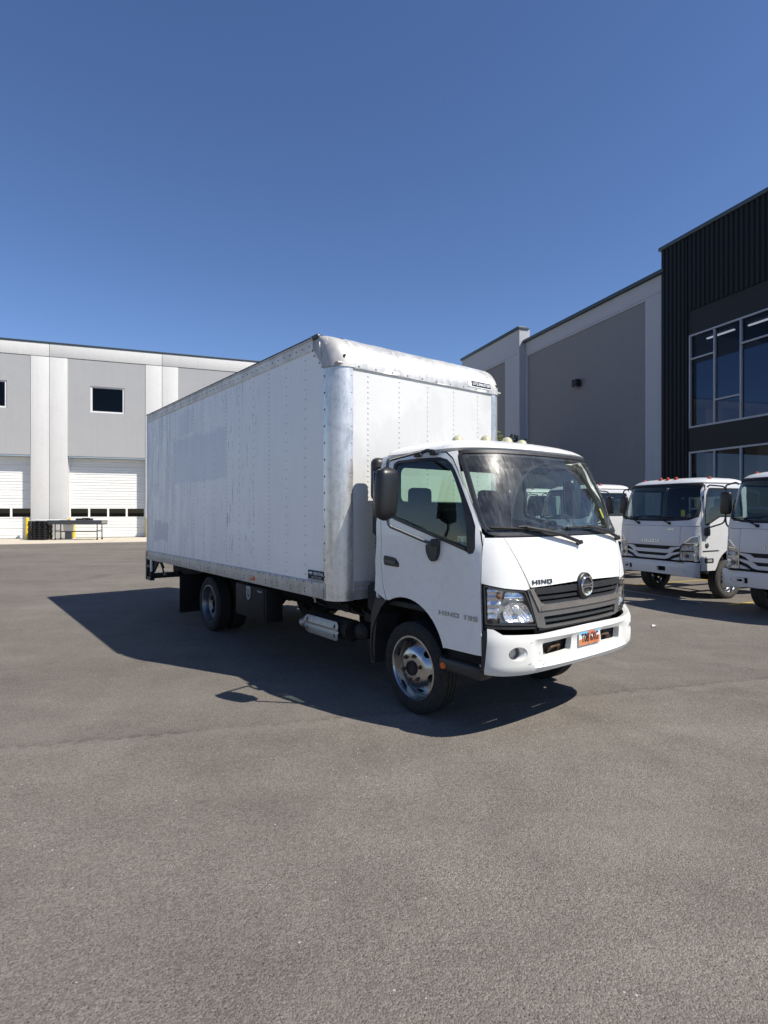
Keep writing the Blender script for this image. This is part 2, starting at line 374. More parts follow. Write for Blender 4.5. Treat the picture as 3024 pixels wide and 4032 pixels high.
    def mesh(s, ang=38):
        me = bpy.data.meshes.new('m'); me.from_pydata(s.v, [], s.f)
        bm = bmesh.new(); bm.from_mesh(me); bmesh.ops.recalc_face_normals(bm, faces=bm.faces[:]); bm.to_mesh(me); bm.free()
        finish(me, ang); return me
    def build(s, name, mat, parent=None, ang=38): return link(name, s.mesh(ang), mat, parent)
def B(name, c, d, mat, parent=None, bev=.004, rot=None, seg=2): return MB().box(c, d, bev, seg, rot).build(name, mat, parent)

def fillet(pts, r, seg=5):
    out = []; n = len(pts)
    for i in range(n):
        a, b, c = Vector(pts[i - 1]), Vector(pts[i]), Vector(pts[(i + 1) % n])
        rr = r[i] if isinstance(r, (list, tuple)) else r
        d = min(rr, (b - a).length * .45, (c - b).length * .45)
        if d < 1e-4: out.append(tuple(b)); continue
        p0 = b + (a - b).normalized() * d; p2 = b + (c - b).normalized() * d
        for k in range(seg + 1):
            t = k / seg; out.append(tuple(p0 * (1 - t) ** 2 + b * 2 * t * (1 - t) + p2 * t * t))
    return out
def area(p): return .5 * sum(p[i - 1][0] * p[i][1] - p[i][0] * p[i - 1][1] for i in range(len(p)))
def inset(pts, d):
    n = len(pts); sg = 1 if area(pts) > 0 else -1; out = []
    for i in range(n):
        a, b, c = Vector(pts[i - 1]), Vector(pts[i]), Vector(pts[(i + 1) % n])
        e1, e2 = (b - a).normalized(), (c - b).normalized()
        n1, n2 = Vector((-e1.y, e1.x)) * sg, Vector((-e2.y, e2.x)) * sg
        nn = (n1 + n2); L = nn.length; nn = nn / L if L > 1e-6 else n1
        out.append(tuple(b + nn * d / max(.5, nn.dot(n1))))
    return out
def inside(p, poly):
    x, y = p; c = False; j = len(poly) - 1
    for i in range(len(poly)):
        xi, yi = poly[i]; xj, yj = poly[j]
        if (yi > y) != (yj > y) and x < (xj - xi) * (y - yi) / (yj - yi) + xi: c = not c
        j = i
    return c
def densify(poly, h):
    out = []
    for i in range(len(poly)):
        a, b = Vector(poly[i]), Vector(poly[(i + 1) % len(poly)]); k = max(1, math.ceil((b - a).length / h))
        out += [tuple(a.lerp(b, t / k)) for t in range(k)]
    return out
def patch(name, outline, surf, mat, parent, off=0., thick=.012, holes=(), res=.06, ang=38, sheet=False):
    """a sheet bounded by a 2-D outline, laid on a curved surface surf(u, v, offset)"""
    loops = [densify(outline, res)] + [densify(h, res) for h in holes]
    pts, edges = [], []
    for lp in loops:
        k = len(pts); pts += [Vector(p) for p in lp]; edges += [(k + i, k + (i + 1) % len(lp)) for i in range(len(lp))]
    xs = [p[0] for p in loops[0]]; ys = [p[1] for p in loops[0]]
    nx = int((max(xs) - min(xs)) / res); ny = int((max(ys) - min(ys)) / res)
    for i in range(1, nx + 1):
        for j in range(1, ny + 1):
            q = (min(xs) + (i - .5) * (max(xs) - min(xs)) / max(nx, 1), min(ys) + (j - .5) * (max(ys) - min(ys)) / max(ny, 1))
            if not inside(q, loops[0]) or any(inside(q, h) for h in loops[1:]): continue
            if min((Vector(q) - p).length for p in pts[:len(edges)]) < res * .45: continue
            pts.append(Vector(q))
    V, E, F, *_ = delaunay_2d_cdt(pts, edges, [], 0, 1e-6)
    tris = []
    for f in F:
        c = (sum(V[i].x for i in f) / 3, sum(V[i].y for i in f) / 3)
        if inside(c, loops[0]) and not any(inside(c, h) for h in loops[1:]): tris.append(tuple(f))
    n = len(V); top = [surf(v.x, v.y, off) for v in V]
    if sheet:
        me = bpy.data.meshes.new('m'); me.from_pydata(top, [], tris); finish(me, 80)
        return link(name, me, mat, parent)
    bot = [surf(v.x, v.y, off - thick) for v in V]
    ec = {}
    for f in tris:
        for i in range(3):
            a, b = f[i], f[(i + 1) % 3]; k = (min(a, b), max(a, b)); ec[k] = None if k in ec else (a, b)
    faces = [f for f in tris] + [tuple(i + n for i in reversed(f)) for f in tris]
    faces += [(e[1], e[0], e[0] + n, e[1] + n) for e in ec.values() if e]
    mb = MB().add(top + bot, faces); return mb.build(name, mat, parent, ang)
def text(name, s, size, mat, parent, origin, xdir, ydir, ext=.003, sx=1., bold=0., shear=0., align='CENTER', width=None):
    cu = bpy.data.curves.new('t', 'FONT'); cu.body = s; cu.size = 1.; cu.extrude = 0; cu.offset = bold; cu.shear = shear
    cu.align_x = align; cu.align_y = 'CENTER'; cu.resolution_u = 3
    o = bpy.data.objects.new('t', cu); COL.objects.link(o)
    dg = bpy.context.evaluated_depsgraph_get(); me0 = bpy.data.meshes.new_from_object(o.evaluated_get(dg))
    bpy.data.objects.remove(o)
    x, y = Vector(xdir).normalized(), Vector(ydir).normalized(); z = x.cross(y)
    bm = bmesh.new(); bm.from_mesh(me0)
    ys = [v.co.y for v in bm.verts]; xs = [v.co.x for v in bm.verts]
    k = size / (max(ys) - min(ys)); cy = (max(ys) + min(ys)) / 2; cx = (max(xs) + min(xs)) / 2
    kx = (width / (max(xs) - min(xs))) if width else k * sx
    r = bmesh.ops.extrude_face_region(bm, geom=bm.faces[:])
    for v in [e for e in r['geom'] if isinstance(e, bmesh.types.BMVert)]: v.co.z = 1
    for v in bm.verts: v.co = Vector(origin) + x * (v.co.x - cx) * kx + y * (v.co.y - cy) * k + z * v.co.z * ext
    bmesh.ops.recalc_face_normals(bm, faces=bm.faces[:])
    me = bpy.data.meshes.new('text'); bm.to_mesh(me); bm.free(); finish(me, 30); return link(name, me, mat, parent)

STROKES = {'H': [(0, 0, .22, 1), (.78, 0, 1, 1), (.22, .39, .78, .61)], 'I': [(0, 0, 1, 1)], 'O': [(0, 0, .22, 1), (.78, 0, 1, 1), (.22, 0, .78, .22), (.22, .78, .78, 1)],
           'N': [(0, 0, .2, 1), (.8, 0, 1, 1), ((.2, 1), (.2, .72), (.8, 0), (.8, .28))], '1': [(.38, 0, .72, 1), ((.38, 1), (.1, .8), (.1, .62), (.38, .76))],
           '9': [(0, .4, .24, 1), (.76, 0, 1, 1), (.24, .8, .76, 1), (.24, .4, .76, .6), (0, 0, .76, .2)], '5': [(0, .42, .24, 1), (.76, .2, 1, .42), (.24, .8, 1, 1), (.24, .42, 1, .62), (0, 0, 1, .2)],
           'S': [(0, .42, .24, .8), (.76, .2, 1, .58), (0, .8, 1, 1), (.24, .42, .76, .58), (0, 0, 1, .2)], 'U': [(0, 0, .24, 1), (.76, 0, 1, 1), (.24, 0, .76, .2)],
           'Z': [(0, .8, 1, 1), (0, 0, 1, .2), ((.72, .8), (1, .8), (.28, .2), (0, .2))]}
def block_text(name, s_, height, width, mat, parent, origin, xdir, ydir, ext=.004, shear=0., gap=.28, wI=.3):
    x, y = Vector(xdir).normalized(), Vector(ydir).normalized(); z = x.cross(y); mb = MB()
    ws = [wI if c == 'I' else 1. for c in s_]; tot = sum(ws) + gap * (len(s_) - 1); k = width / tot; cx = -width / 2
    for c, w in zip(s_, ws):
        for r in STROKES[c]:
            pl = r if isinstance(r[0], tuple) else [(r[0], r[1]), (r[2], r[1]), (r[2], r[3]), (r[0], r[3])]
            mb.prism([(cx + a * w * k + shear * height * (b - .5), (b - .5) * height) for a, b in pl], lambda u, v, t: Vector(origin) + x * u + y * v + z * t, 0, ext)
        cx += (w + gap) * k
    return mb.build(name, mat, parent)

# ------------------------------------------------------------------ curved cab surface
def lerp_tab(t, z):
    if z <= t[0][0]: return t[0][1]
    for (a, va), (b, vb) in zip(t, t[1:]):
        if z <= b: return va + (vb - va) * (z - a) / (b - a)
    return t[-1][1]
class Skin:
    """plan section at height z: straight sides, super-elliptic front; (u, z) -> point, u = girth from the front centre (+ left)"""
    def __init__(s, XF, WW, DD, N):
        s.XF, s.WW, s.DD, s.N = XF, WW, DD, N; s.tab = []; L = 0; pv = None
        for i in range(401):
            th = (i / 400) * pi / 2; ny, nx = sin(th) ** (2 / N), cos(th) ** (2 / N)
            q = Vector((ny * .985, nx * .33)); L += (q - pv).length if pv is not None else 0; pv = q; s.tab.append((L, ny, nx))
        s.L = L
    def w(s, z): return lerp_tab(s.WW, z)
    def xf(s, z): return lerp_tab(s.XF, z)
    def d(s, z): return lerp_tab(s.DD, z)
    def pos(s, u, z):
        w, xf, d = s.w(z), s.xf(z), s.d(z); sg = 1 if u >= 0 else -1; a = abs(u)
        if a >= s.L: return Vector((xf - d - (a - s.L), sg * w, z))
        lo, hi = 0, 400
        while hi - lo > 1:
            m = (lo + hi) // 2
            if s.tab[m][0] <= a: lo = m
            else: hi = m
        A, C = s.tab[lo], s.tab[hi]; t = (a - A[0]) / max(1e-9, C[0] - A[0])
        ny, nx = A[1] + (C[1] - A[1]) * t, A[2] + (C[2] - A[2]) * t
        return Vector((xf - d + nx * d, sg * ny * w, z))
    def __call__(s, u, z, off=0.):
        p = s.pos(u, z); e = .004
        du = s.pos(u + e, z) - s.pos(u - e, z); dz = s.pos(u, z + e) - s.pos(u, z - e)
        n = du.cross(dz)
        n = n.normalized() if n.length > 1e-12 else Vector((1, 0, 0))
        return p + n * off
    def F(s, y, z):      # front point by y
        ny = min(.99999, abs(y) / s.w(z)); sg = 1 if y >= 0 else -1
        for a, b in zip(s.tab, s.tab[1:]):
            if b[1] >= ny: t = (ny - a[1]) / max(1e-9, b[1] - a[1]); return (sg * (a[0] + (b[0] - a[0]) * t), z)
        return (sg * s.L, z)
    def S(s, X, z, sg=-1):  # side point by X (sg -1 right, +1 left)
        xc = s.xf(z) - s.d(z)
        if X <= xc: return (sg * (s.L + xc - X), z)
        nx = min(.99999, (X - xc) / s.d(z))
        for a, b in zip(reversed(s.tab), list(reversed(s.tab))[1:]):
            if b[2] >= nx: t = (nx - a[2]) / max(1e-9, b[2] - a[2]); return (sg * (a[0] + (b[0] - a[0]) * t), z)
        return (0, z)
def mirror(pts): return [(-u, z) for u, z in pts]

# wheels -------------------------------------------------------------------------------------------------
def wheel(parent, X, Y, sg, R=.399, wd=.212, rr=.266, dish='out', rubber='rubber', nuts=6, steel='steel', part='tyre'):
    """sg: outward direction along Y. Y = centre of the tyre"""
    h = wd / 2
    pr = [(rr - .004, -h * .78), (rr + .025, -h * .93), (R - .07, -h), (R - .03, -h * .95), (R - .008, -h * .80)]
    for k in range(4):      # tread ribs with grooves
        a = -h * .78 + k * (h * 1.56 / 4); b = a + h * 1.56 / 4
        pr += [(R, a + .004), (R, b - .006), (R - .009, b - .0055), (R - .009, b + .0035)] if k < 3 else [(R, a + .004), (R, b - .004)]
    pr += [(R - .008, h * .80), (R - .03, h * .95), (R - .07, h), (rr + .025, h * .93), (rr - .004, h * .78)]
    c = (X, Y, R); t = MB().lathe([(r, v * sg) for r, v in pr], c, (0, 1, 0), 56).build(part, rubber, parent, 30)
    rim = [(rr - .006, h * .78), (rr + .012, h * .86), (rr + .014, h * .93), (rr - .002, h * .94), (rr - .012, h * .80), (rr - .02, h * .35), (rr - .03, -h * .1), (rr - .034, -h * .6), (rr - .012, -h * .78)]
    ro = MB().lathe([(r, v * sg) for r, v in rim], c, (0, 1, 0), 56).build('rim', steel, t, 30)
    # disc with hand holes, laid on a conical / dished profile
    if dish == 'out': prof = [(.06, .052), (.085, .052), (.135, .050), (.16, .042), (.185, .018), (.215, -.016), (.238, -.03)]
    else: prof = [(.06, -.115), (.085, -.115), (.135, -.113), (.16, -.10), (.185, -.08), (.215, -.055), (.238, -.04)]
    k = (rr - .026) / .238; base = h * .45
    def surf(x, y, o):
        r = sqrt(x * x + y * y); hh = lerp_tab(prof, r / k) * (1 if dish == 'out' else 1)
        return Vector((X + x, Y + sg * (base + hh + o), R + y))
    ring = lambda r, m, a0=0: [(r * cos(2 * pi * i / m + a0), r * sin(2 * pi * i / m + a0)) for i in range(m)]
    holes = [ring(.062 * k, 20)]
    for i in range(6):
        a = 2 * pi * (i + .5) / 6 + .25; cx, cy = .198 * k * cos(a), .198 * k * sin(a)
        holes.append([(cx + .036 * cos(q) * -sin(a) + .021 * sin(q) * cos(a), cy + .036 * cos(q) * cos(a) + .021 * sin(q) * sin(a)) for q in [2 * pi * j / 14 for j in range(14)]])
    patch('wheel_disc', ring(.238 * k, 40), surf, steel, t, 0, .008, holes, .03)
    hb = base + (.052 if dish == 'out' else -.115)
    MB().lathe([(v[0] * k, (hb + v[1]) * sg) for v in ((.064, -.05), (.064, .012), (.056, .022), (.05, .024), (.045, .010), (0.001, .008))], c, (0, 1, 0), 24).build('hub', 'grime', t)
    nm = None
    for i in range(nuts):
        a = 2 * pi * i / nuts + .25; r = .112 * k; p = Vector((X + r * cos(a), Y + sg * (hb - .002), R + r * sin(a)))
        MB().cyl(p, p + Vector((0, sg * .006, 0)), .019, n=12).cyl(p + Vector((0, sg * .006, 0)), p + Vector((0, sg * .028, 0)), .0135, .0125, 6).build('lug_nut', 'rust', t)
    MB().lathe([(.12, -h * sg * .5), (.12, 0.0), (.03, .02 * sg)], c, (0, 1, 0), 24).build('brake_drum', 'chassis', t)
    return t


# ------------------------------------------------------------------ setting: ground
def plane_mesh(x0, x1, y0, y1, z): return MB().add([(x0, y0, z), (x1, y0, z), (x1, y1, z), (x0, y1, z)], [(0, 1, 2, 3)])
ground = plane_mesh(-900, 900, -900, 900, 0).build('ground', 'asphalt'); tag(ground, kind='structure')

# ------------------------------------------------------------------ left warehouse
BA = rad(20.2)                                  # bearing of the left wall
LW = Matrix.Translation((-20.9, 37.59, 0)) @ Matrix.Rotation(BA, 4, 'Z')     # local: x along wall, -y towards the yard
def place(o, mw): o.matrix_world = mw; return o
def wl(s, y, z): return Vector((s, y, z))
apron = MB().prism([(-40, -7.6), (34, -5.4), (34, 0.3), (-40, .3)], lambda u, v, t: Vector((u, v, t)), -.3, .02).build('apron_pavement', 'apron'); place(apron, LW); tag(apron, kind='structure')
for k, s in enumerate(range(-39, 34, 6)):
    j = MB().prism([(s, -7.5), (s + .012, -7.5), (s + .012, 0), (s, 0)], lambda u, v, t: Vector((u, v, t)), .0195, .0245).build('joint', 'joint', apron)
wh = empty('warehouse'); place(wh, LW)
tag(wh, 'long white and grey concrete warehouse with overhead doors behind the box truck', 'warehouse')
PITCH = 6.88; H = 12.82
X0, X1 = -16.9, 33.2
# back mass (roof slab and rear)
B('roof', ((X0 + X1) / 2, 9.3, 12.2), (X1 - X0, 17.4, .3), 'wall_grey', wh, 0)
B('end_wall', (X0 + .2, 9.3, 6.2), (.35, 17.3, 12.0), 'wall_white', wh, 0); B('end_wall', (X1 - .2, 9.3, 6.2), (.35, 17.3, 12.0), 'wall_white', wh, 0)
nb = -2
for b in range(-2, 5):
    jl = -1.13 + (b) * PITCH; jr = jl + PITCH; g_ = .012
    # parapet beam over the bay, two pilaster halves, inset grey spandrel panel
    B('parapet_panel', ((jl + jr) / 2, .1, 12.385), (PITCH - 2 * g_, .4, .85), 'wall_white', wh, .015)
    B('pilaster_panel', (jl + .53, .1, 5.965), (1.06 - g_, .4, 11.92), 'wall_white', wh, .015)
    B('pilaster_panel', (jr - .54, .1, 5.965), (1.06 - g_, .4, 11.92), 'wall_white', wh, .015)
    s0, s1 = jl + 1.062, jr - 1.075
    sp = B('spandrel_panel', ((s0 + s1) / 2, .28, 9.6), (s1 - s0, .30, .1), 'wall_grey', None, 0); bpy.data.objects.remove(sp)
    wx0, wx1, wz0, wz1 = jl + 2.4, jl + 4.48, 8.45, 10.21
    fl = lambda u, v, o: Vector((u, -.065 - o, v))
    patch('spandrel_panel', [(s0, 5.46), (s1, 5.46), (s1, 11.93), (s0, 11.93)], fl, 'wall_grey', wh, 0, .45, [[(wx0, wz0), (wx1, wz0), (wx1, wz1), (wx0, wz1)]], 2.)
    B('lintel_edge', ((s0 + s1) / 2, -.07, 5.475), (s1 - s0, .03, .03), 'r_dark', wh, 0)
    w = patch('window', [(wx0, wz0), (wx1, wz0), (wx1, wz1), (wx0, wz1)], lambda u, v, o: Vector((u, -.01 - o, v)), 'frame_white', wh, .0, .1, [[(wx0 + .11, wz0 + .11), (wx1 - .11, wz0 + .11), (wx1 - .11, wz1 - .09), (wx0 + .11, wz1 - .09)]], 3.)
    B('pane', ((wx0 + wx1) / 2, .14, (wz0 + wz1) / 2), (wx1 - wx0 - .1, .02, wz1 - wz0 - .1), 'glass_b', w, 0)
    B('room_back', ((wx0 + wx1) / 2, .9, (wz0 + wz1) / 2), (wx1 - wx0 + .6, .05, wz1 - wz0 + .6), 'room', w, 0)
    # overhead door set back in its opening
    dr = B('overhead_door', ((s0 + s1) / 2, .62, 2.74), (s1 - s0 - .02, .04, 5.42), 'door_white', wh, 0)
    nsec = 9; hz = 5.4 / nsec
    for q in range(nsec):
        z0 = .03 + q * hz
        if q == 2:          # glazed section
            z0, z1 = 1.36, 2.08
            wn = [(s0 + .06 + i * (s1 - s0 - .08) / 4, s0 - .06 + (i + 1) * (s1 - s0 - .08) / 4) for i in range(4)]
            hl = [fillet([(a + .02, z0 + .08), (c + .02, z0 + .08), (c + .02, z1 - .08), (a + .02, z1 - .08)], .03, 2) for a, c in wn]
            sec = patch('door_section', [(s0 + .01, z0), (s1 - .01, z0), (s1 - .01, z1), (s0 + .01, z1)], lambda u, v, o: Vector((u, .56 - o, v)), 'door_white', dr, 0, .045, hl, 3.)
            for a, c in wn:
                B('pane', ((a + c) / 2 + .02, .592, (z0 + z1) / 2), (c - a + .01, .012, z1 - z0 - .14), 'glass_d', dr, 0)
                B('pane_trim', ((a + c) / 2 + .02, .5835, z0 + .085), (c - a, .012, .02), 'black', dr, 0)
            continue
        zz0, zz1 = (0.03, 1.355) if q < 2 else (2.085, 5.43)
        cnt = 2 if q < 2 else 6; i = q if q < 2 else q - 3
        a = zz0 + (zz1 - zz0) * i / cnt; c = zz0 + (zz1 - zz0) * (i + 1) / cnt - .012
        prof = []; n3 = 3
        for r_ in range(n3):        # three shallow ribs on each section
            p0 = a + (c - a) * r_ / n3; p1 = a + (c - a) * (r_ + 1) / n3; hh = p1 - p0
            prof += [(.575, p0), (.56, p0 + .03 * hh + .004), (.56, p0 + .72 * hh), (.585, p0 + .84 * hh)]
        prof += [(.575, c)]
        MB().grid([[Vector((s0 + .01, y, z)) for y, z in prof], [Vector((s1 - .01, y, z)) for y, z in prof]]).build('door_section', 'door_white', dr, 20)
    B('door_jamb', (s0 - .02, .42, 2.73), (.05, .24, 5.44), 'wall_white', wh, 0); B('door_jamb', (s1 + .02, .42, 2.73), (.05, .24, 5.44), 'wall_white', wh, 0)
MB().box(((X0 + X1) / 2, .1, 12.86), (X1 - X0, .5, .10), .02).build('coping', 'coping', wh)
MB().box(((X0 + X1) / 2, .17, 11.945), (X1 - X0 - .3, .2, .03), 0).build('joint_strip', 'joint', wh)
for b in range(-1, 5):
    MB().box((-1.13 + b * PITCH, .2, 6.4), (.03, .2, 12.6), 0).build('joint_strip', 'joint', wh)

# ------------------------------------------------------------------ right building
RA = rad(18.9 - 90)
RW = Matrix.Translation((12.5, 25.4, 0)) @ Matrix.Rotation(RA, 4, 'Z')     # x along the wall towards the camera, -y towards the yard
rb = empty('office_building'); place(rb, RW)
tag(rb, 'tall grey concrete building with black ribbed entrance block on the right', 'office building')
fw = lambda y0: (lambda u, v, o: Vector((u, y0 - o, v)))
# main grey wall: light frame around a recessed dark panel
patch('wall', [(-11.0, 0), (.0, 0), (.0, 12.45), (-11.0, 12.45)], fw(0), 'r_light', rb, 0, .35, [[(-10.78, 0.4), (-1.03, .4), (-1.03, 11.58), (-10.78, 11.58)]], 3.)
B('wall_panel', (-5.9, .19, 6.0), (9.78, .28, 11.3), 'r_dark', rb, 0)
B('coping', (-5.4, .05, 12.53), (11.2, .5, .16), 'coping', rb, .02)
B('joint_strip', (-5.5, -.0015, 11.69), (10.96, .006, .02), 'r_dark', rb, 0)
# far wing, slightly proud and taller
patch('wall', [(-19.0, 0), (-11.02, 0), (-11.02, 13.3), (-19.0, 13.3)], fw(-.42), 'r_light', rb, 0, .75, [[(-18.2, .4), (-12.75, .4), (-12.75, 11.68), (-18.2, 11.68)]], 3.)
B('wall_panel', (-15.5, -.1, 6.0), (5.5, .4, 11.4), 'r_dark', rb, 0)
B('coping', (-15.0, -.15, 13.38), (8.1, .8, .16), 'coping', rb, .02)
B('joint_strip', (-15.0, -.4215, 11.8), (7.9, .006, .02), 'r_dark', rb, 0)
B('end_wall', (-18.85, 6, 6.6), (.3, 11.9, 13.2), 'wall_white', rb, 0)
B('roof', (-9.5, 6.4, 12.0), (18.6, 12.2, .3), 'r_light', rb, 0)
# wall light
wlt = MB().box((-5.80, -.17, 8.77), (.40, .30, .40), .03).build('wall_light', 'black', rb); B('lens', (-5.8, -.2, 8.555), (.3, .2, .02), 'decal_g', wlt, 0)
MB().cyl((-5.8, -.03, 8.8), (-5.8, .05, 8.8), .08).build('wall_bracket', 'black', wlt)
# black block: ribbed cladding with a big window
DX0, DX1, DH = .02, 14.0, 13.42
hole = [(1.45, .15), (DX1 - 1.2, .15), (DX1 - 1.2, 10.25), (1.45, 10.25)]
def ribs(x0, x1, z0, z1):
    pr = []; x = x0; p = .215
    while x < x1 - .01:
        e = min(x + p, x1)
        for fx, y in ((0, 0), (.30, 0), (.42, -.05), (.86, -.05), (1, 0)):
            pr.append((x + fx * (e - x), -.10 + y))
        x = e
    return MB().grid([[Vector((a, y, z0)) for a, y in pr], [Vector((a, y, z1)) for a, y in pr]])
ribs(DX0, 1.45, 0, DH).build('ribbed_cladding', 'cladding', rb, 20)
ribs(1.45, DX1, 10.25, DH).build('ribbed_cladding', 'cladding', rb, 20)
B('cladding_backing', (DX0 + .73, .15, DH / 2), (1.43, .42, DH - .02), 'cladding', rb, 0)
B('cladding_backing', ((1.5 + DX1) / 2, .15, 11.83), (DX1 - 1.5, .42, 3.14), 'cladding', rb, 0)
B('coping', ((DX0 + DX1) / 2, .05, DH + .07), (DX1 - DX0 + .12, .55, .16), 'coping', rb, .02)
wo = [[(1.5, 5.30), (DX1 - 1.3, 5.30), (DX1 - 1.3, 9.22), (1.5, 9.22)], [(1.5, .2), (DX1 - 1.3, .2), (DX1 - 1.3, 4.30), (1.5, 4.30)]]
patch('cladding_band', [(1.452, .1), (DX1 - 1.2, .1), (DX1 - 1.2, 10.248), (1.452, 10.248)], fw(-.085), 'band', rb, 0, .3, wo, 3.)
B('far_side_wall', (DX1 - .6, 4, 6.6), (1.2, 8.3, 13.2), 'cladding', rb, 0); B('roof', (7, 4.4, 12.9), (13.8, 8, .2), 'cladding', rb, 0)
B('floor_slab', (7, 4.0, 4.75), (11.0, 7.6, .9), 'room', rb, 0); B('ceiling', (7, 4.0, 9.42), (11., 7.6, .1), 'room', rb, 0)
B('back_partition', (7, 7.6, 5), (11., .1, 9.6), 'room', rb, 0)
MX = [1.5, 2.71, 3.87, 5.1, 6.3, 7.5, 8.7, 9.9, 11.1, DX1 - 1.3]
def mull(wn, x0, z0, x1, z1): return B('mullion', ((x0 + x1) / 2, -.03, (z0 + z1) / 2), (max(.07, x1 - x0), .14, max(.07, z1 - z0)), 'frame_alu', wn, .005)
for (z0, z1, cells) in ((5.30, 9.22, [[8.2], [6.28], [8.23], [6.28], [8.2], [6.28], [8.2], [6.28], [8.2]]), (.2, 4.30, [[1.9]] * 9)):
    wn = patch('window', [(1.5, z0), (DX1 - 1.3, z0), (DX1 - 1.3, z1), (1.5, z1)], fw(-.10), 'frame_alu', rb, 0, .15, [[(1.57, z0 + .07), (DX1 - 1.37, z0 + .07), (DX1 - 1.37, z1 - .07), (1.57, z1 - .07)]], 3.)
    for i in range(1, 9): mull(wn, MX[i], z0 + .07, MX[i], z1 - .07)
    for i, cs in enumerate(cells):
        zs = [z0 + .05] + cs + [z1 - .05]
        for zc in cs: mull(wn, MX[i] + .037, zc, MX[i + 1] - .037, zc)
        for a, c in zip(zs, zs[1:]): B('pane', ((MX[i] + MX[i + 1]) / 2, .0, (a + c) / 2), (MX[i + 1] - MX[i] - .02, .016, c - a - .02), 'glass_b', wn, 0)
for (x, y, L) in ((1.9, 1.2, 1.3), (3.9, 1.3, 1.6), (2.6, 4.6, 1.5), (5.6, 4.4, 1.5), (7.5, 1.3, 1.6), (9.5, 4.5, 1.5)):
    B('ceiling_light', (x, y, 9.30), (L, .09, .05), 'ceil_light', rb, 0)

# ------------------------------------------------------------------ the box truck
TR = empty('box_truck', (1.0064, 5.5337, 0), rad(-51.975))
tag(TR, 'white cab-over box truck in front with scuffed white cargo box and orange licence plate', 'truck')
K = Skin([(.4, 1.07), (1.2, 1.06), (1.3, 1.045), (1.5, 1.0), (1.9, .885), (2.1, .805), (2.27, .72), (2.34, .63), (2.39, .45), (2.41, .2)],
         [(0, .985), (1.55, .985), (1.9, .965), (2.2, .935), (2.28, .90), (2.34, .84), (2.38, .74), (2.4, .6)],
         [(0, .33), (1.5, .33), (2.27, .42), (2.5, .42)], 2.5)
XB = -.50
def cab_roof(K, parent, mat, rings, xrear=XB, name='roof'):
    rows = []
    for (z, w, xf, d, xr) in rings:
        row = []; m = 14
        for i in range(m + 1):      # front super-ellipse, left to right
            pass
        pts = []
        for i in range(33):
            th = -pi / 2 + pi * i / 32; e = 2 / K.N
            ny = math.copysign(abs(sin(th)) ** e, th); nx = abs(cos(th)) ** e
            pts.append(Vector((xf - d + nx * d, ny * w, z)))
        r = min(.12, w * .5)
        for k in range(1, 8): pts.append(Vector((xf - d + (xr + r - xf + d) * k / 7, w, z)))
        for k in range(1, 7): a = pi / 2 * k / 6; pts.append(Vector((xr + r - r * sin(a), w - r + r * cos(a), z)))
        for k in range(1, 6): pts.append(Vector((xr, (w - r) * (1 - 2 * k / 6), z)))
        for k in range(0, 7): a = pi / 2 * k / 6; pts.append(Vector((xr + r - r * cos(a), -(w - r + r * sin(a)), z)))
        for k in range(1, 7): pts.append(Vector((xr + r + (xf - d - xr - r) * k / 7, -w, z)))
        rows.append(pts)
    n = len(rows[0]); mb = MB(); vs = [p for r in rows for p in r]; fs = []
    for j in range(len(rows) - 1):
        for i in range(n): fs.append((j * n + i, j * n + (i + 1) % n, (j + 1) * n + (i + 1) % n, (j + 1) * n + i))
    c = sum(rows[-1], Vector()) / n; c.z += .002; vs.append(c); k0 = (len(rows) - 1) * n
    fs += [(k0 + i, k0 + (i + 1) % n, len(vs) - 1) for i in range(n)]
    return mb.add(vs, fs).build(name, mat, parent, 50)
roof = cab_roof(K, TR, 'white', [(2.270, .885, .70, .42, -.49), (2.292, .902, .715, .42, -.505), (2.315, .885, .685, .42, -.50), (2.34, .852, .64, .42, -.48), (2.365, .80, .565, .41, -.44), (2.385, .73, .48, .40, -.37), (2.40, .62, .36, .36, -.26), (2.412, .42, .16, .26, -.1), (2.417, .2, .02, .14, 0)])
for (y, x, z) in ((-.53, .12, 2.386), (-.26, .215, 2.398), (0, .25, 2.400), (.26, .215, 2.398), (.53, .12, 2.386)):
    mk = MB().lathe([(.054, 0), (.053, .014), (.047, .036), (.034, .054), (.016, .064), (.001, .066)], (x, y, z + .004), (0, 0, 1), 20).build('marker_light', 'clear_marker', TR)
    MB().lathe([(.056, -.02), (.056, .006), (.047, .010)], (x, y, z), (0, 0, 1), 20).build('marker_base', 'plastic', mk)
# --- doors
archc, archr = (-.08, .50), .512
arch = [(archc[0] + archr * cos(rad(a)), archc[1] + archr * sin(rad(a))) for a in range(116, 17, -7)]
door_side = [(-.43, 1.69), (-.42, 1.31), (-.392, 1.10), (-.335, .967)] + arch + [(.43, .664), (.812, .672), (.806, 1.0), (.80, 1.2), (.794, 1.5), (.748, 1.672), (.66, 1.845), (.54, 2.049), (.44, 2.205), (.36, 2.255), (.198, 2.276), (-.125, 2.282), (-.34, 2.276), (-.41, 2.25), (-.43, 2.19)]
win_side = [(-.30, 2.16), (-.295, 2.21), (-.25, 2.232), (.03, 2.234), (.306, 2.224), (.40, 2.198), (.458, 2.15), (.529, 2.047), (.62, 1.886), (.688, 1.75), (.728, 1.655), (.748, 1.485), (.732, 1.446), (.692, 1.437), (.66, 1.456), (-.225, 1.692), (-.275, 1.71), (-.30, 1.75)]
gl_side = [(-.275, 2.15), (-.27, 2.19), (-.235, 2.208), (.03, 2.21), (.29, 2.20), (.375, 2.176), (.43, 2.13), (.498, 2.03), (.575, 1.886), (.628, 1.75), (.652, 1.66), (.662, 1.56), (.66, 1.49), (-.215, 1.72), (-.255, 1.735), (-.275, 1.77)]
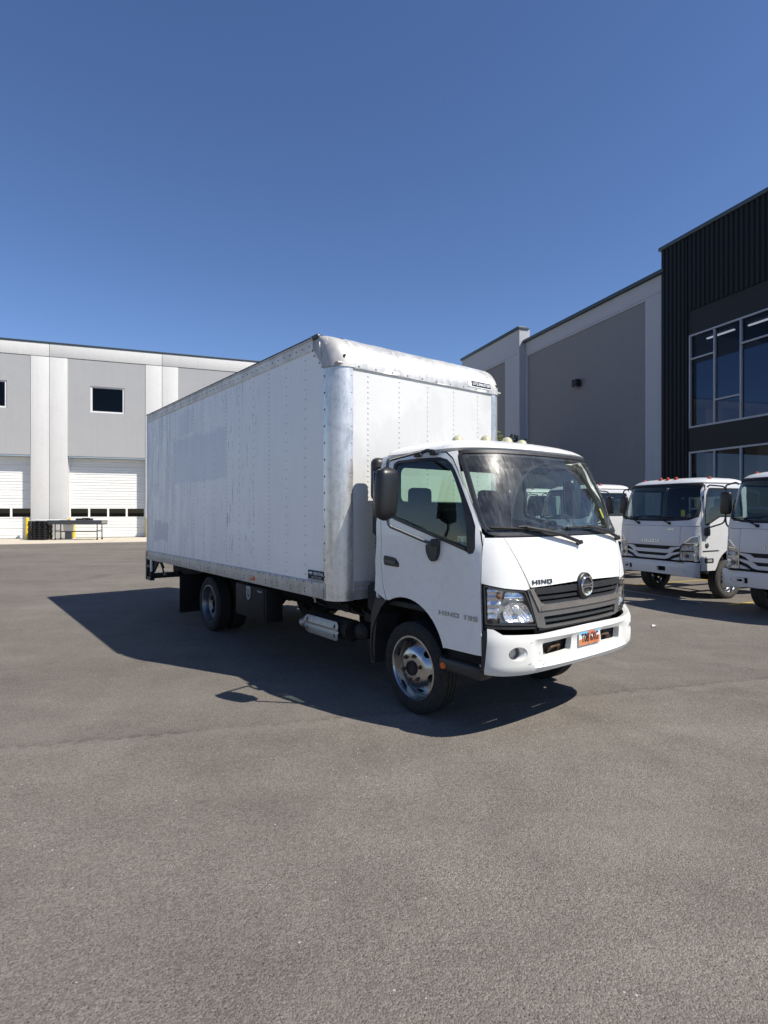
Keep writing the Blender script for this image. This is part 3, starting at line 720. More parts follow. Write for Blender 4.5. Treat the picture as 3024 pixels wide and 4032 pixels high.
for sg in (-1, 1):
    cv = lambda pts: [K.S(x, z, sg) for x, z in pts]
    D = patch('door', cv(door_side), K, 'white', TR, 0, .03, [cv(win_side)], .06)
    patch('window_seal', cv(win_side), K, 'plastic', D, -.004, .03, [cv(gl_side)], .06)
    patch('door_window', inset(cv(gl_side), -.012), K, 'glass_cab', D, -.016, .004, (), .09, sheet=True)
    patch('window_belt', [K.S(x, z, sg) for x, z in [(-.22, 1.722), (.655, 1.487), (.655, 1.462), (-.22, 1.697)]], K, 'plastic', D, .006, .02)
    hp = fillet([K.S(x, z, sg) for x, z in [(-.372, 1.368), (-.20, 1.352), (-.155, 1.30), (-.158, 1.272), (-.368, 1.278)]], .03)
    h = patch('door_handle', hp, K, 'plastic', D, .008, .03); patch('handle_grip', fillet([K.S(x, z, sg) for x, z in [(-.35, 1.335), (-.19, 1.325), (-.185, 1.30), (-.345, 1.304)]], .01), K, 'gunmetal', D, .018, .02)
    pil = [K.S(x, z, sg) for x, z in [(.803, 1.5), (.757, 1.676), (.669, 1.849), (.549, 2.053), (.449, 2.211), (.368, 2.263)]]
    ws_e = [K.F(-sg * y, z) for y, z in [(-.872, 2.268), (-.925, 2.081), (-.944, 1.89), (-.945, 1.66), (-.93, 1.60), (-.92, 1.582)]]
    patch('pillar', pil[::-1][:0] + pil + ws_e, K, 'white', TR, -.002, .03)
    patch('rear_quarter', [K.S(x, z, sg) for x, z in [(-.438, 2.19), (-.418, 2.258), (-.345, 2.284), (-.345, 2.286), (-.50, 2.286), (-.50, 1.66), (-.508, 1.3), (-.515, 1.025), (-.348, .955), (-.40, 1.10), (-.428, 1.31), (-.438, 1.69)]], K, 'white', TR, 0, .03)
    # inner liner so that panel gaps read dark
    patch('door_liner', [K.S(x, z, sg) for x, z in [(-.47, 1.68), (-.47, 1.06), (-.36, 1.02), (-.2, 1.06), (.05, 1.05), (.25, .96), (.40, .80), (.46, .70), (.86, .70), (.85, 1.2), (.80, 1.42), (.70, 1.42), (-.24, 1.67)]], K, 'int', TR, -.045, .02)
    patch('sill', [K.S(x, z, sg) for x, z in [(.40, .655), (.83, .665), (.84, .58), (.40, .58)]], K, 'chassis', TR, -.04, .03)
# HINO 195 lettering on the right door
Dr = [o for o in TR.children if o.name.startswith('door') and not o.name.startswith('door_')][0]
block_text('lettering', 'HINO', .036, .225, 'satin', Dr, (.471, -.9855, .944), (1, 0, 0), (0, 0, 1), .004)
block_text('lettering', '195', .037, .145, 'satin', Dr, (.705, -.9855, .944), (1, 0, 0), (0, 0, 1), .004, .2)
block_text('lettering', 'HINO', .036, .225, 'gunmetal', [o for o in TR.children if o.name.startswith('door.')][0], (.49, .9855, .944), (-1, 0, 0), (0, 0, 1), .004)
# --- windshield
wsR = [(-.868, 2.258), (-.905, 2.081), (-.922, 1.89), (-.918, 1.66), (-.895, 1.606), (-.84, 1.592), (-.5, 1.590)]
ws = [K.F(y, z) for y, z in wsR] + [K.F(0, 1.588)] + [K.F(-y, z) for y, z in reversed(wsR)] + [K.F(y, 2.262) for y in (.6, .3, 0, -.3, -.6)]
wsr = fillet(ws, .035, 3)
WSo = patch('windshield', wsr, K, 'glass_ws', TR, -.006, .005, (), .07, sheet=True)
patch('windshield_trim', inset(wsr, -.012), K, 'plastic', WSo, .002, .012, [inset(wsr, .014)], .06)
patch('ceramic_band', inset(wsr, .010), K, 'black', WSo, -.013, .002, [fillet(inset(ws, .032), .05, 3)], .06)
patch('toll_sticker', [K.F(.56, 1.80), K.F(.60, 1.80), K.F(.63, 1.715), K.F(.59, 1.715)], K, 'ystick', WSo, -.016, .001)
B('inspection_sticker', (.60, -.962, 1.535), (.105, .002, .075), 'paper', Dr, 0)
for k_, (dx, w_) in enumerate(((-.03, .03), (.025, .02))): B('sticker_print', (.60 + dx, -.9645, 1.535), (w_, .001, .05), 'decal_g', Dr, 0)
# cowl strip and wipers
patch('cowl', [K.F(y, 1.586) for y in (-.86, -.4, 0, .4, .86)] + [K.F(y, 1.572) for y in (.86, .4, 0, -.4, -.86)], K, 'plastic', TR, -.004, .02)
for (yp, zp, yl, zl, yr_, zr_, ym) in ((.0, 1.505, -.88, 1.640, -.30, 1.618, -.60), (.72, 1.52, -.12, 1.628, .47, 1.630, .17)):
    pv = K(*K.F(yp, zp), .03); mid = K(*K.F(ym, (zl + zr_) / 2 + .008), .032)
    wpr = MB().tube([pv, K(*K.F((yp + ym) / 2, (zp + zl) / 2 + .01), .05), mid], [.016] * 6 + [.011], 8).build('wiper', 'plastic', TR)
    MB().tube([K(*K.F(yl + (yr_ - yl) * t, zl + (zr_ - zl) * t), .016) for t in [i / 12 for i in range(13)]], .011, 8, False).build('wiper_blade', 'black', wpr)
    MB().cyl(K(*K.F(yp, zp), -.01), K(*K.F(yp, zp), .045), .022, .018, 12).build('wiper_pivot', 'plastic', wpr)
    MB().tube([K(*K.F(ym - .07, zl + .003), .022), K(*K.F(ym, zl + .004), .036), K(*K.F(ym + .07, zl), .022)], .009, 8).build('blade_clip', 'plastic', wpr)
# --- hood, corner panels
emb = [(.112 * sin(rad(a)), 1.157 + .108 * cos(rad(a))) for a in range(-66, 67, 11)]
hb = [(-.632, 1.184), (-.3, 1.196), (-.135, 1.200)]
hood = [K.F(y, 1.566) for y in (-.795, -.4, 0, .4, .795)] + [K.F(.727, 1.41), K.F(.638, 1.19)] + [K.F(-y, z) for y, z in hb] + [K.F(-y, z) for y, z in emb] + [K.F(y, z) for y, z in reversed(hb)] + [K.F(-.638, 1.19), K.F(-.727, 1.41)]
patch('hood', hood, K, 'white', TR, .0, .03, (), .06)
for sg in (-1, 1):
    f = lambda y, z: K.F(sg * y, z); s = lambda x, z: K.S(x, z, sg)
    patch('corner_panel', [s(.806, 1.222), s(.802, 1.40), s(.80, 1.5), s(.80, 1.545), f(.93, 1.566), f(.80, 1.566), f(.735, 1.41), f(.648, 1.176), f(.682, 1.166), f(.855, 1.188)], K, 'white', TR, 0, .03)
    # headlight: housing, reflectors, lens
    hl = [s(.822, 1.212), f(.855, 1.180), f(.684, 1.158), f(.632, 1.038), f(.576, .888), f(.806, .905), s(.835, .913)]
    hl = fillet(hl, [.02, .02, .02, .01, .02, .02, .02])
    HL = patch('headlight', hl, K, 'lampback', TR, -.055, .02)
    patch('lamp_bezel', hl, K, 'gunmetal', HL, -.002, .06, [inset(hl, .009)])
    main = fillet([f(.845, 1.055), f(.80, 1.078), f(.665, 1.06), f(.618, .965), f(.60, .915), f(.84, .93), f(.862, .985)], .05)
    def bowl(K=K, main=main):
        cu = sum(p[0] for p in main) / len(main); cz = sum(p[1] for p in main) / len(main)
        def sf(u, z, o):
            r = min(1, sqrt(((u - cu) / .14) ** 2 + ((z - cz) / .085) ** 2)); wv = .004 * sin(u * 190) * cos(z * 140)
            return K(u, z, o - .038 * (1 - r * r) + wv)
        return sf
    patch('main_reflector', main, bowl(), 'lampcup', HL, -.012, .004, (), .012, 20)
    cm = (f(.735, 1.0)[0], 1.0); MB().cyl(K(*cm, -.05), K(*cm, -.012), .026, .022, 16).build('bulb', 'lampcup', HL)
    def facet(u, z, o): return K(u, z, o + .006 * sin(z * 120) + .003 * sin(u * 60))
    patch('turn_reflector', fillet([s(.845, 1.185), f(.90, 1.172), f(.86, 1.162), f(.875, 1.075), f(.905, .94), s(.852, .935)], .02), facet, 'lampcup', HL, -.03, .004, (), .014, 20)
    patch('upper_reflector', fillet([f(.835, 1.158), f(.70, 1.14), f(.665, 1.078), f(.80, 1.095), f(.855, 1.08)], .02), facet, 'lampcup', HL, -.03, .004, (), .016, 20)
    MB().lathe([(.001, .03), (.018, .024), (.024, .005), (.024, -.01)], K(*f(.885, 1.125), -.03), (.7, sg * .7, 0), 16).build('turn_bulb', 'amber_dull', HL)
    patch('lens', inset(hl, .006), K, 'glass_lamp', HL, .002, .004, sheet=True)
    patch('lamp_filler', [s(.83, .905), f(.806, .897), f(.58, .88), f(.575, .862), f(.80, .872), s(.84, .885)], K, 'plastic', TR, -.01, .03)
# --- grille
gr_o = [(-.666, 1.153), (-.645, 1.170), (-.62, 1.176), (.62, 1.176), (.645, 1.170), (.666, 1.153), (.575, .874), (.50, .862), (-.50, .862), (-.575, .874)]
up_o = [(-.612, 1.160), (.612, 1.160), (.538, 1.062), (.50, 1.046), (-.50, 1.046), (-.538, 1.062)]
lo_o = [(-.512, .952), (.512, .952), (.492, .878), (-.492, .878)]
Fm = lambda pts: [K.F(y, z) for y, z in pts]
GR = patch('grille', Fm(gr_o), K, 'grille_grey', TR, .004, .035, [Fm(up_o), Fm(lo_o)], .05)
patch('grille_backing', Fm([(-.62, 1.17), (.62, 1.17), (.55, .87), (-.55, .87)]), K, 'black', GR, -.06, .01, (), .12)
def strip(name, z0, z1, y0, mat, off, th, par=GR, y1=None):
    y1 = -y0 if y1 is None else y1; ys = [y0 + (y1 - y0) * i / 16 for i in range(17)]
    return patch(name, Fm([(y, z0) for y in ys] + [(y, z1) for y in reversed(ys)]), K, mat, par, off, th, (), .08)
strip('grille_bar', 1.128, 1.176, -.60, 'plastic', .008, .03)
strip('grille_bar', 1.085, 1.108, -.57, 'plastic', .0, .03)
strip('grille_bar', 1.048, 1.068, -.54, 'plastic', .002, .03)
strip('chrome_lip', 1.000, 1.044, -.545, 'chrome', .016, .02)
for sg in (-1, 1):
    patch('chrome_leg', [K.F(sg * y, z) for y, z in [(-.652, 1.165), (-.622, 1.174), (-.545, 1.044), (-.548, 1.0), (-.565, 1.0)]], K, 'chrome', GR, .014, .02)
strip('grille_bar', .905, .925, -.50, 'gunmetal', -.004, .03)
strip('air_guide', .84, .864, -.53, 'plastic', -.03, .02)
strip('lower_core', .80, .862, -.56, 'black', -.05, .02)
ec = K(*K.F(0, 1.157), 0); ex = Vector((1, 0, 0))
EM = MB().lathe([(.001, .022), (.1, .022), (.108, .014), (.11, -.02)], ec, (1, 0, 0), 36).build('emblem', 'plastic', TR)
MB().lathe([(.082, .022), (.084, .030), (.078, .036), (.066, .034), (.064, .022)], ec, (1, 0, 0), 36).build('emblem_ring', 'chrome', EM)
for sg in (-1, 1):      # the stylised H: two horizontal waists joined to the ring
    MB().prism([(-.070, sg * .024), (-.03, sg * .012), (.03, sg * .012), (.070, sg * .024), (.070, sg * .008), (.028, sg * .003), (-.028, sg * .003), (-.070, sg * .008)], lambda u, v, t: ec + Vector((.022 + t, u, v)), 0, .010).build('emblem_mark', 'chrome', EM)
block_text('lettering', 'HINO', .034, .205, 'gunmetal', TR, K(*K.F(-.52, 1.223), .001), K(*K.F(-.44, 1.223)) - K(*K.F(-.60, 1.223)), K(*K.F(-.52, 1.25)) - K(*K.F(-.52, 1.2)), .005)
# --- bumper
KB = Skin([(.4, 1.075), (.55, 1.10), (.62, 1.108), (.80, 1.108), (.845, 1.095), (.90, 1.075)], [(.4, .985), (.55, 1.003), (.8, 1.006), (.9, .985)], [(0, .34), (2, .34)], 2.7)
def KBs(u, z, o):       # recessed centre field
    a = abs(u); rec = 0.
    if a < .66: 
        t = min(1, (.66 - a) / .05) * max(0, min(1, (z - .585) / .03)) * max(0, min(1, (.80 - z) / .03)); rec = -.026 * t
    if z < .575: rec -= .02 * (.575 - z) / .04
    return KB(u, z, o + rec)
Fb = lambda pts, sg=1: [KB.F(sg * y, z) for y, z in pts]
bo = [KB.S(.845, .535, -1), KB.F(-.90, .525), KB.F(-.70, .523), KB.F(-.45, .535), KB.F(0, .545), KB.F(.45, .535), KB.F(.70, .523), KB.F(.9, .525), KB.S(.845, .535, 1), KB.S(.86, .885, 1), KB.S(.90, .882, 1), KB.F(.90, .845), KB.F(.6, .832), KB.F(.3, .842), KB.F(0, .846), KB.F(-.3, .842), KB.F(-.6, .832), KB.F(-.90, .845), KB.S(.90, .882, -1), KB.S(.86, .885, -1)]
air = lambda sg: fillet(Fb([(.545, .645), (.56, .752), (.205, .765), (.225, .66)], sg), .02, 3)
fogc = lambda sg: KB.F(sg * .80, .70)
def ell(c, a, b, n=24): return [(c[0] + a * cos(2 * pi * i / n), c[1] + b * sin(2 * pi * i / n)) for i in range(n)]
BU = patch('bumper', bo, KBs, 'bumper', TR, 0, .05, [air(-1), air(1), ell(fogc(-1), .078, .052), ell(fogc(1), .078, .052)], .035, 34)
for sg in (-1, 1):
    c = fogc(sg); cc = (c[0] + .022 * sg, c[1] - .002)
    rows = []
    for t in range(6):
        q = t / 5; rows.append([KB(cc[0] * q + c[0] * (1 - q) + (.078 * (1 - q) + .046 * q) * cos(2 * pi * i / 24), cc[1] * q + c[1] * (1 - q) + (.052 * (1 - q) + .046 * q) * sin(2 * pi * i / 24), -.004 - .055 * q * q) for i in range(25)])
    MB().grid(rows).build('fog_recess', 'bumper', BU)
    fg = patch('fog_light', ell(cc, .046, .044, 20), KB, 'lampcup', BU, -.056, .01, (), .02)
    patch('fog_ring', ell(cc, .047, .045, 24), KB, 'gunmetal', BU, -.035, .02, [ell(cc, .038, .037, 24)], .02); patch('fog_lens', ell(cc, .038, .037, 20), KB, 'glass_lamp', BU, -.042, .004, (), .03, sheet=True)
    hk = MB().tube([(1.00, sg * .42, .66), (1.03, sg * .42, .70), (1.03, sg * .30, .71), (1.0, sg * .29, .66)], .012, 8).build('tow_hook', 'rust', TR)
    MB().box((.98, sg * .37, .70), (.03, .40, .16), .0).build('hook_backing', 'grime', TR)
    patch('bumper_end_cap', [KB.S(.80, .56, sg), KB.S(.84, .55, sg), KB.S(.855, .88, sg), KB.S(.80, .87, sg)], KB, 'plastic', TR, -.03, .03)
scr = [(-.70, .77, .05), (-.62, .765, .03), (-.60, .675, .018), (-.66, .60, .035), (-.60, .615, .03), (-.57, .59, .03), (-.55, .665, .02), (-.72, .61, .03)]
for (y, z, L) in scr:
    patch('scuff', [KB.F(y, z), KB.F(y + L, z + .006), KB.F(y + L * .95, z + .012), KB.F(y + .005, z + .006)], KBs, 'decal_g', BU, .0012, .001)
# licence plate
PL = empty('x'); bpy.data.objects.remove(PL)
px = 1.0905; P0 = lambda y, z, t: Vector((px + t, y, z))
PLT = MB().box((px + .002, .026, .748), (.004, .305, .152), .0015).build('licence_plate', 'p_white', BU)
y0, y1, z0, z1 = -.126 + .004, .178 - .004, .675, .821
def art(nm, poly, mat, t): MB().prism([(y0 + (y1 - y0) * a, z0 + (z1 - z0) * b) for a, b in poly], P0, .0035, t).build(nm, mat, PLT)
art('plate_sky', [(0, .62), (.5, .60), (1, .64), (1, 1), (0, 1)], 'p_blue', .0052)
art('plate_ground', [(0, 0), (1, 0), (1, .42), (.7, .36), (.35, .40), (0, .34)], 'p_orange', .0054)
art('plate_arch', [(.40, .0), (.40, .5), (.44, .74), (.52, .84), (.62, .93), (.70, .95), (.77, .80), (.80, .55), (.86, .4), (.88, .0), (.70, 0), (.68, .45), (.62, .60), (.56, .60), (.50, .46), (.49, 0)], 'p_red', .0060)
for s_, yy, w_ in (('T08', -.040, .105), ('6XG', .092, .115)):
    text('plate_number', s_, .070, 'p_ink', PLT, (px + .0062, yy, .735), (0, 1, 0), (0, 0, 1), .003, bold=.0, width=w_)
text('plate_name', 'UTAH', .017, 'p_ink', PLT, (px + .0062, .02, .803), (0, 1, 0), (0, 0, 1), .0014, bold=.02, width=.075)
# --- mirrors
for sg in (-1, 1):
    c = Vector((.07, sg * 1.315, 1.915)); n = 24; rows = []
    for k in range(15):
        t = k / 14 * 2 - 1; sc = (1 - abs(t) ** 4.5) ** (1 / 3.); rows.append([])
        for i in range(n + 1):
            a = 2 * pi * i / n; e = .55
            hy = .108 * math.copysign(abs(cos(a)) ** e, cos(a)); hx = .062 * math.copysign(abs(sin(a)) ** .75, sin(a)) * (1.25 if sin(a) > 0 else .8)
            taper = 1 - .10 * max(0, -t)
            rows[-1].append(c + Vector((hx * (sc * .9 + .1) * taper, sg * hy * (sc * .55 + .45 if abs(t) < .999 else .2) * taper - sg * .012 * t, .222 * t)))
    MI = MB().grid(rows).build('side_mirror', 'plastic_m', TR, 50)
    MB().box((c.x - .056, c.y, c.z), (.004, .17, .36), .02).build('mirror_glass', 'chrome', MI)
    MB().tube([(.085, sg * 1.31, 2.12), (.085, sg * 1.30, 2.19), (.09, sg * .98, 2.275), (.10, sg * .93, 2.285)], .0135, 10).build('mirror_arm', 'plastic', MI)
    MB().tube([(.11, sg * .945, 2.275), (.16, sg * .94, 2.29), (.24, sg * .935, 2.275)], .016, 8).build('arm_bracket', 'plastic', MI)
    for bx in (.03, .235): MB().box((bx, sg * .925, 2.258), (.085, .04, .03), .01).build('arm_mount', 'plastic', MI)
    MB().tube([(.09, sg * 1.31, 1.71), (.10, sg * 1.305, 1.65), (.30, sg * 1.06, 1.515), (.33, sg * 1.02, 1.512)], .013, 10).build('mirror_arm', 'gunmetal', MI)
    MB().box((.345, sg * 1.015, 1.515), (.075, .06, .06), .015).build('arm_joint', 'plastic', MI)
    patch('arm_base', fillet([K.S(x, z, sg) for x, z in [(.228, 1.497), (.375, 1.497), (.372, 1.43), (.345, 1.372), (.31, 1.352), (.27, 1.372), (.235, 1.43)]], .02), K, 'plastic', MI, .035, .035)
# --- cab interior and rear wall
rear = patch('cab_rear_wall', fillet([(-.97, .95), (.97, .95), (.96, 1.7), (.91, 2.22), (.80, 2.30), (-.80, 2.30), (-.91, 2.22), (-.96, 1.7)], .03), lambda u, v, o: Vector((-.492 + o, u, v)), 'white', TR, 0, .02, [fillet([(-.72, 1.84), (.72, 1.84), (.72, 2.21), (-.72, 2.21)], .07)], .1)
patch('rear_lining', fillet([(-.95, .96), (.95, .96), (.94, 1.7), (.88, 2.2), (.78, 2.27), (-.78, 2.27), (-.88, 2.2), (-.94, 1.7)], .03), lambda u, v, o: Vector((-.470 + o, u, v)), 'int', rear, 0, .015, [fillet([(-.70, 1.86), (.70, 1.86), (.70, 2.195), (-.70, 2.195)], .07)], .1)
patch('rear_window', fillet([(-.73, 1.83), (.73, 1.83), (.73, 2.22), (-.73, 2.22)], .07), lambda u, v, o: Vector((-.488 + o, u, v)), 'glass_cab', rear, 0, .004, (), .4, sheet=True)
B('headliner', (-.0, 0, 2.262), (.92, 1.66, .02), 'int', TR, .005)
fl_ = MB().box((.2, 0, .93), (1.36, 1.86, .05), .01).build('cab_floor', 'int', TR)
dash = MB().box((.62, 0, 1.30), (.40, 1.78, .40), .09, 4).build('dashboard', 'int', TR)
MB().box((.42, .45, 1.46), (.16, .46, .12), .05, 3).build('instrument_hood', 'int', dash)
for y in (-.52, -.10, .46):
    st = MB().box((-.10, y, 1.18), (.50, .44 if y != -.10 else .30, .16), .06, 3).build('seat', 'seat', TR)
    bk = MB().box((-.34, y, 1.50), (.13, .44 if y != -.10 else .30, .60), .055, 3, Matrix.Rotation(rad(-9), 3, 'Y')).build('backrest', 'seat', st)
    if y != -.10: MB().box((-.40, y, 1.89), (.10, .27, .22), .045, 3).build('headrest', 'seat', st)
swc = Vector((.28, .46, 1.52)); R_ = Matrix.Rotation(rad(-52), 3, 'Y'); cir = [swc + R_ @ Vector((.20 * cos(2 * pi * i / 28), .20 * sin(2 * pi * i / 28), 0)) for i in range(29)]
sw = MB().tube(cir, .014, 8, False).build('steering_wheel', 'plastic', TR)
for a in (0, 130, 230): MB().tube([swc, swc + R_ @ Vector((.2 * cos(rad(a)), .2 * sin(rad(a)), 0))], .014, 6).build('spoke', 'plastic', sw)
MB().box(swc, (.09, .11, .05), .02, 2, R_).build('horn_pad', 'plastic', sw); MB().cyl(swc, swc + R_ @ Vector((0, 0, -.35)), .03).build('steering_column', 'plastic', sw)
MB().box((.62, 0, 2.13), (.02, .22, .07), .02).build('rear_view_mirror', 'plastic', TR)
# --- snorkel / duct behind the cab
sn = MB().box((-.615, -.84, 2.08), (.13, .20, .42), .06, 4).build('air_intake', 'plastic', TR)
MB().box((-.615, -.84, 1.72), (.11, .14, .36), .03).build('intake_duct', 'plastic', sn)
MB().tube([(-.615, -.84, 1.72 - .0)] + [(-.615, -.84, 1.56 - .02 * i) for i in range(26)] + [(-.62, -.8, .85)], [.05] + [.056 if i % 2 else .044 for i in range(26)] + [.05], 14, False).build('intake_hose', 'plastic', sn)
MB().lathe([(.001, .13), (.10, .125), (.125, .09), (.125, -.12), (.10, -.15), (.001, -.16)], (-.64, -.82, .95), (0, 0, 1), 20).build('air_cleaner', 'grime', TR)
# --- wheels, fenders, chassis
for (X, Y, sg, di) in ((-.015, -.855, -1, 'out'), (-.015, .855, 1, 'out'), (-4.508, -.965, -1, 'in'), (-4.508, .965, 1, 'in')):
    wheel(TR, X, Y, sg, dish=di, steel='steel' if di == 'out' else 'steel_dark')
for sg in (-1, 1): wheel(TR, -4.508, sg * .70, sg, dish='in', nuts=0)
for sg in (-1, 1):
    rows = []
    for a in range(8, 206, 9):
        p = (archc[0] + .505 * cos(rad(a)), archc[1] + .505 * sin(rad(a))); rows.append([Vector((p[0], sg * y, p[1])) for y in (.975, .96, .60, .55)])
    MB().grid(rows).build('wheel_arch_liner', 'chassis', TR)
    MB().prism([(-.60, .80), (-.53, .95), (-.36, .955), (-.46, .86), (-.52, .72), (-.545, .50), (-.545, .33), (-.60, .33), (-.615, .50)], lambda u, v, t: Vector((u, sg * t, v)), .70, .965).build('mudguard', 'plastic', TR)
    stp = MB().box((.57, sg * .90, .525), (.46, .16, .11), .025, 3).build('step', 'plastic', TR)
    for i in range(4): MB().box((.57, sg * (.845 + i * .035), .583), (.40, .012, .012), .003).build('step_tread', 'chassis', stp)
    MB().lathe([(.001, .012), (.024, .010), (.03, 0), (.03, -.01)], (.40, sg * .982, .515), (0, sg, 0), 18).build('side_reflector', 'amber', stp)
    MB().cyl((.76, sg * .93, .575), (.86, sg * .93, .59), .022).build('step_stay', 'shield', stp)
ch = MB()
for sg in (-1, 1): ch.box((-3.05, sg * .40, .70), (8.0, .07, .20), .01)
for x in (.7, -.9, -1.9, -3.0, -3.9, -5.0, -6.2, -6.9): ch.box((x, 0, .70), (.08, .74, .14), .01)
CH = ch.build('chassis_frame', 'chassis', TR)
MB().cyl((0, -.8, .40), (0, .8, .40), .055).build('front_axle', 'chassis', CH); MB().cyl((-4.508, -.9, .40), (-4.508, .9, .40), .075).lathe([(.001, -.2), (.15, -.16), (.2, 0), (.15, .16), (.001, .2)], (-4.508, 0, .42), (1, 0, 0), 20).build('rear_axle', 'chassis', CH)
MB().box((.15, 0, .72), (1.2, .78, .42), .06).build('engine', 'chassis', TR); MB().cyl((-.5, 0, .58), (-4.4, 0, .45), .045).build('drive_shaft', 'chassis', CH)
MB().box((.76, 0, .72), (.06, .85, .30), .01).build('radiator', 'chassis', TR)
MB().box((.80, 0, .60), (.10, 1.7, .12), .02).build('front_crossmember', 'chassis', CH)
for sg in (-1, 1):
    for i in range(4): MB().box((-4.5, sg * .47, .50 + .013 * i), (1.25 - .2 * i, .07, .012), .002).build('leaf_spring', 'grime', CH)
    MB().box((0, sg * .42, .47), (1.1, .07, .05), .01).build('leaf_spring', 'grime', CH)
    MB().box((-5.28, sg * .96, .475), (.012, .56, .60), .004).build('mud_flap', 'chassis', TR)
MB().cyl((-6.45, -.9, .66), (-6.45, .9, .66), .05).build('gate_torsion_tube', 'chassis', TR)
# left-hand tanks and boxes (they close the view under the body)
MB().box((-1.75, .80, .60), (1.15, .50, .50), .10, 3).build('fuel_tank', 'grime', TR)
MB().box((-3.15, .86, .60), (1.30, .42, .46), .02).build('toolbox', 'decal', TR)
MB().box((-.78, .74, .62), (.50, .42, .40), .03).build('battery_box', 'plastic', TR)
MB().box((-1.2, .0, .56), (1.3, .50, .34), .08, 3).build('gearbox', 'chassis', TR)
MB().box((-5.75, .62, .62), (.9, .7, .36), .03).build('gate_power_unit', 'chassis', TR)
MB().box((-3.1, 0, .60), (1.5, .55, .22), .05).build('underbody_shield', 'chassis', TR)
# toolbox
tb = MB().box((-2.755, -1.10, .66), (.87, .22, .40), .012).build('toolbox', 'decal', TR)
B('toolbox_lid', (-2.765, -1.2125, .66), (.80, .012, .37), 'decal', tb, .004)
sh_ = [(-.05, .085), (.05, .085), (.058, .02), (.045, -.045), (0, -.085), (-.045, -.045), (-.058, .02)]
tf = lambda u, v, o: Vector((-2.775 + u, -1.2185 - o, .765 + v))
LT = patch('latch', sh_, tf, 'decal_g', tb, .010, .012, [[(u * .68, v * .72) for u, v in sh_]]); patch('latch_plate', [(u * .68, v * .72) for u, v in sh_], tf, 'black', tb, .003, .003)
patch('latch_handle', [(-.008, -.02), (.008, -.02), (.012, .055), (-.012, .055)], tf, 'decal_g', tb, .012, .008)
text('toolbox_badge', 'Buyers', .034, 'decal_g', tb, (-2.475, -1.2187, .815), (1, 0, 0), (0, 0, 1), .002, bold=.03, shear=.15, width=.12)
# exhaust aftertreatment with heat shield, air tank
hsn = fillet([(-.345, -.03), (-.345, .075), (-.30, .10), (.30, .10), (.345, .07), (.345, -.05), (.30, -.10), (-.29, -.10)], .03)
def hsf(u, v, o): return Vector((-1.54 + u, -.93 - o - .03 * (1 - (v / .11) ** 2) + (.016 if abs(v) < .012 else 0), .51 + v))
HS = patch('heat_shield', hsn, hsf, 'shield', TR, 0, .006, [ell((-.28, .055), .02, .02, 12), ell((.28, .055), .02, .02, 12), ell((-.28, -.045), .02, .02, 12), ell((.28, -.045), .02, .02, 12)], .02)
for (a, b) in ((-.28, .055), (.28, .055), (-.28, -.045), (.28, -.045)): MB().cyl((-1.54 + a, -.945, .51 + b), (-1.54 + a, -.925, .51 + b), .012, n=8).build('shield_bolt', 'rivetd', HS)
MB().cyl((-1.95, -.80, .52), (-1.12, -.80, .52), .115, n=24).build('exhaust_canister', 'grime', TR)
MB().tube([(-1.95, -.8, .52), (-2.05, -.8, .50), (-2.12, -.86, .46)], .05, 12).build('tail_pipe', 'shield', TR)
MB().lathe([(.001, .05), (.06, .045), (.088, .02), (.09, -.02), (.09, -.35), (.001, -.36)], (-1.0, -.78, .53), (.3, -1, 0), 22).build('air_tank', 'grime', TR)
hoses = MB()
for i in range(7):
    x = -1.9 + .16 * i; hoses.tube([(x, -.55, .84), (x + .1, -.86 + .03 * (i % 3), .75 + .02 * (i % 2)), (x + .28, -.80, .70), (x + .35, -.55, .68)], .011, 6)
hoses.build('hose_bundle', 'grime', TR)
for (x, z, L) in ((-1.72, .80, .3), (-1.45, .76, .4), (-.85, .70, .25)): MB().box((x, -.72, z - .02), (L, .12, .08), .02).build('valve_block', 'grime', TR)
MB().tube([(-1.86, -.84, .78), (-1.83, -.86, .80), (-1.80, -.86, .78), (-1.80, -.86, .74)], .012, 8).build('hook', 'shield', TR)
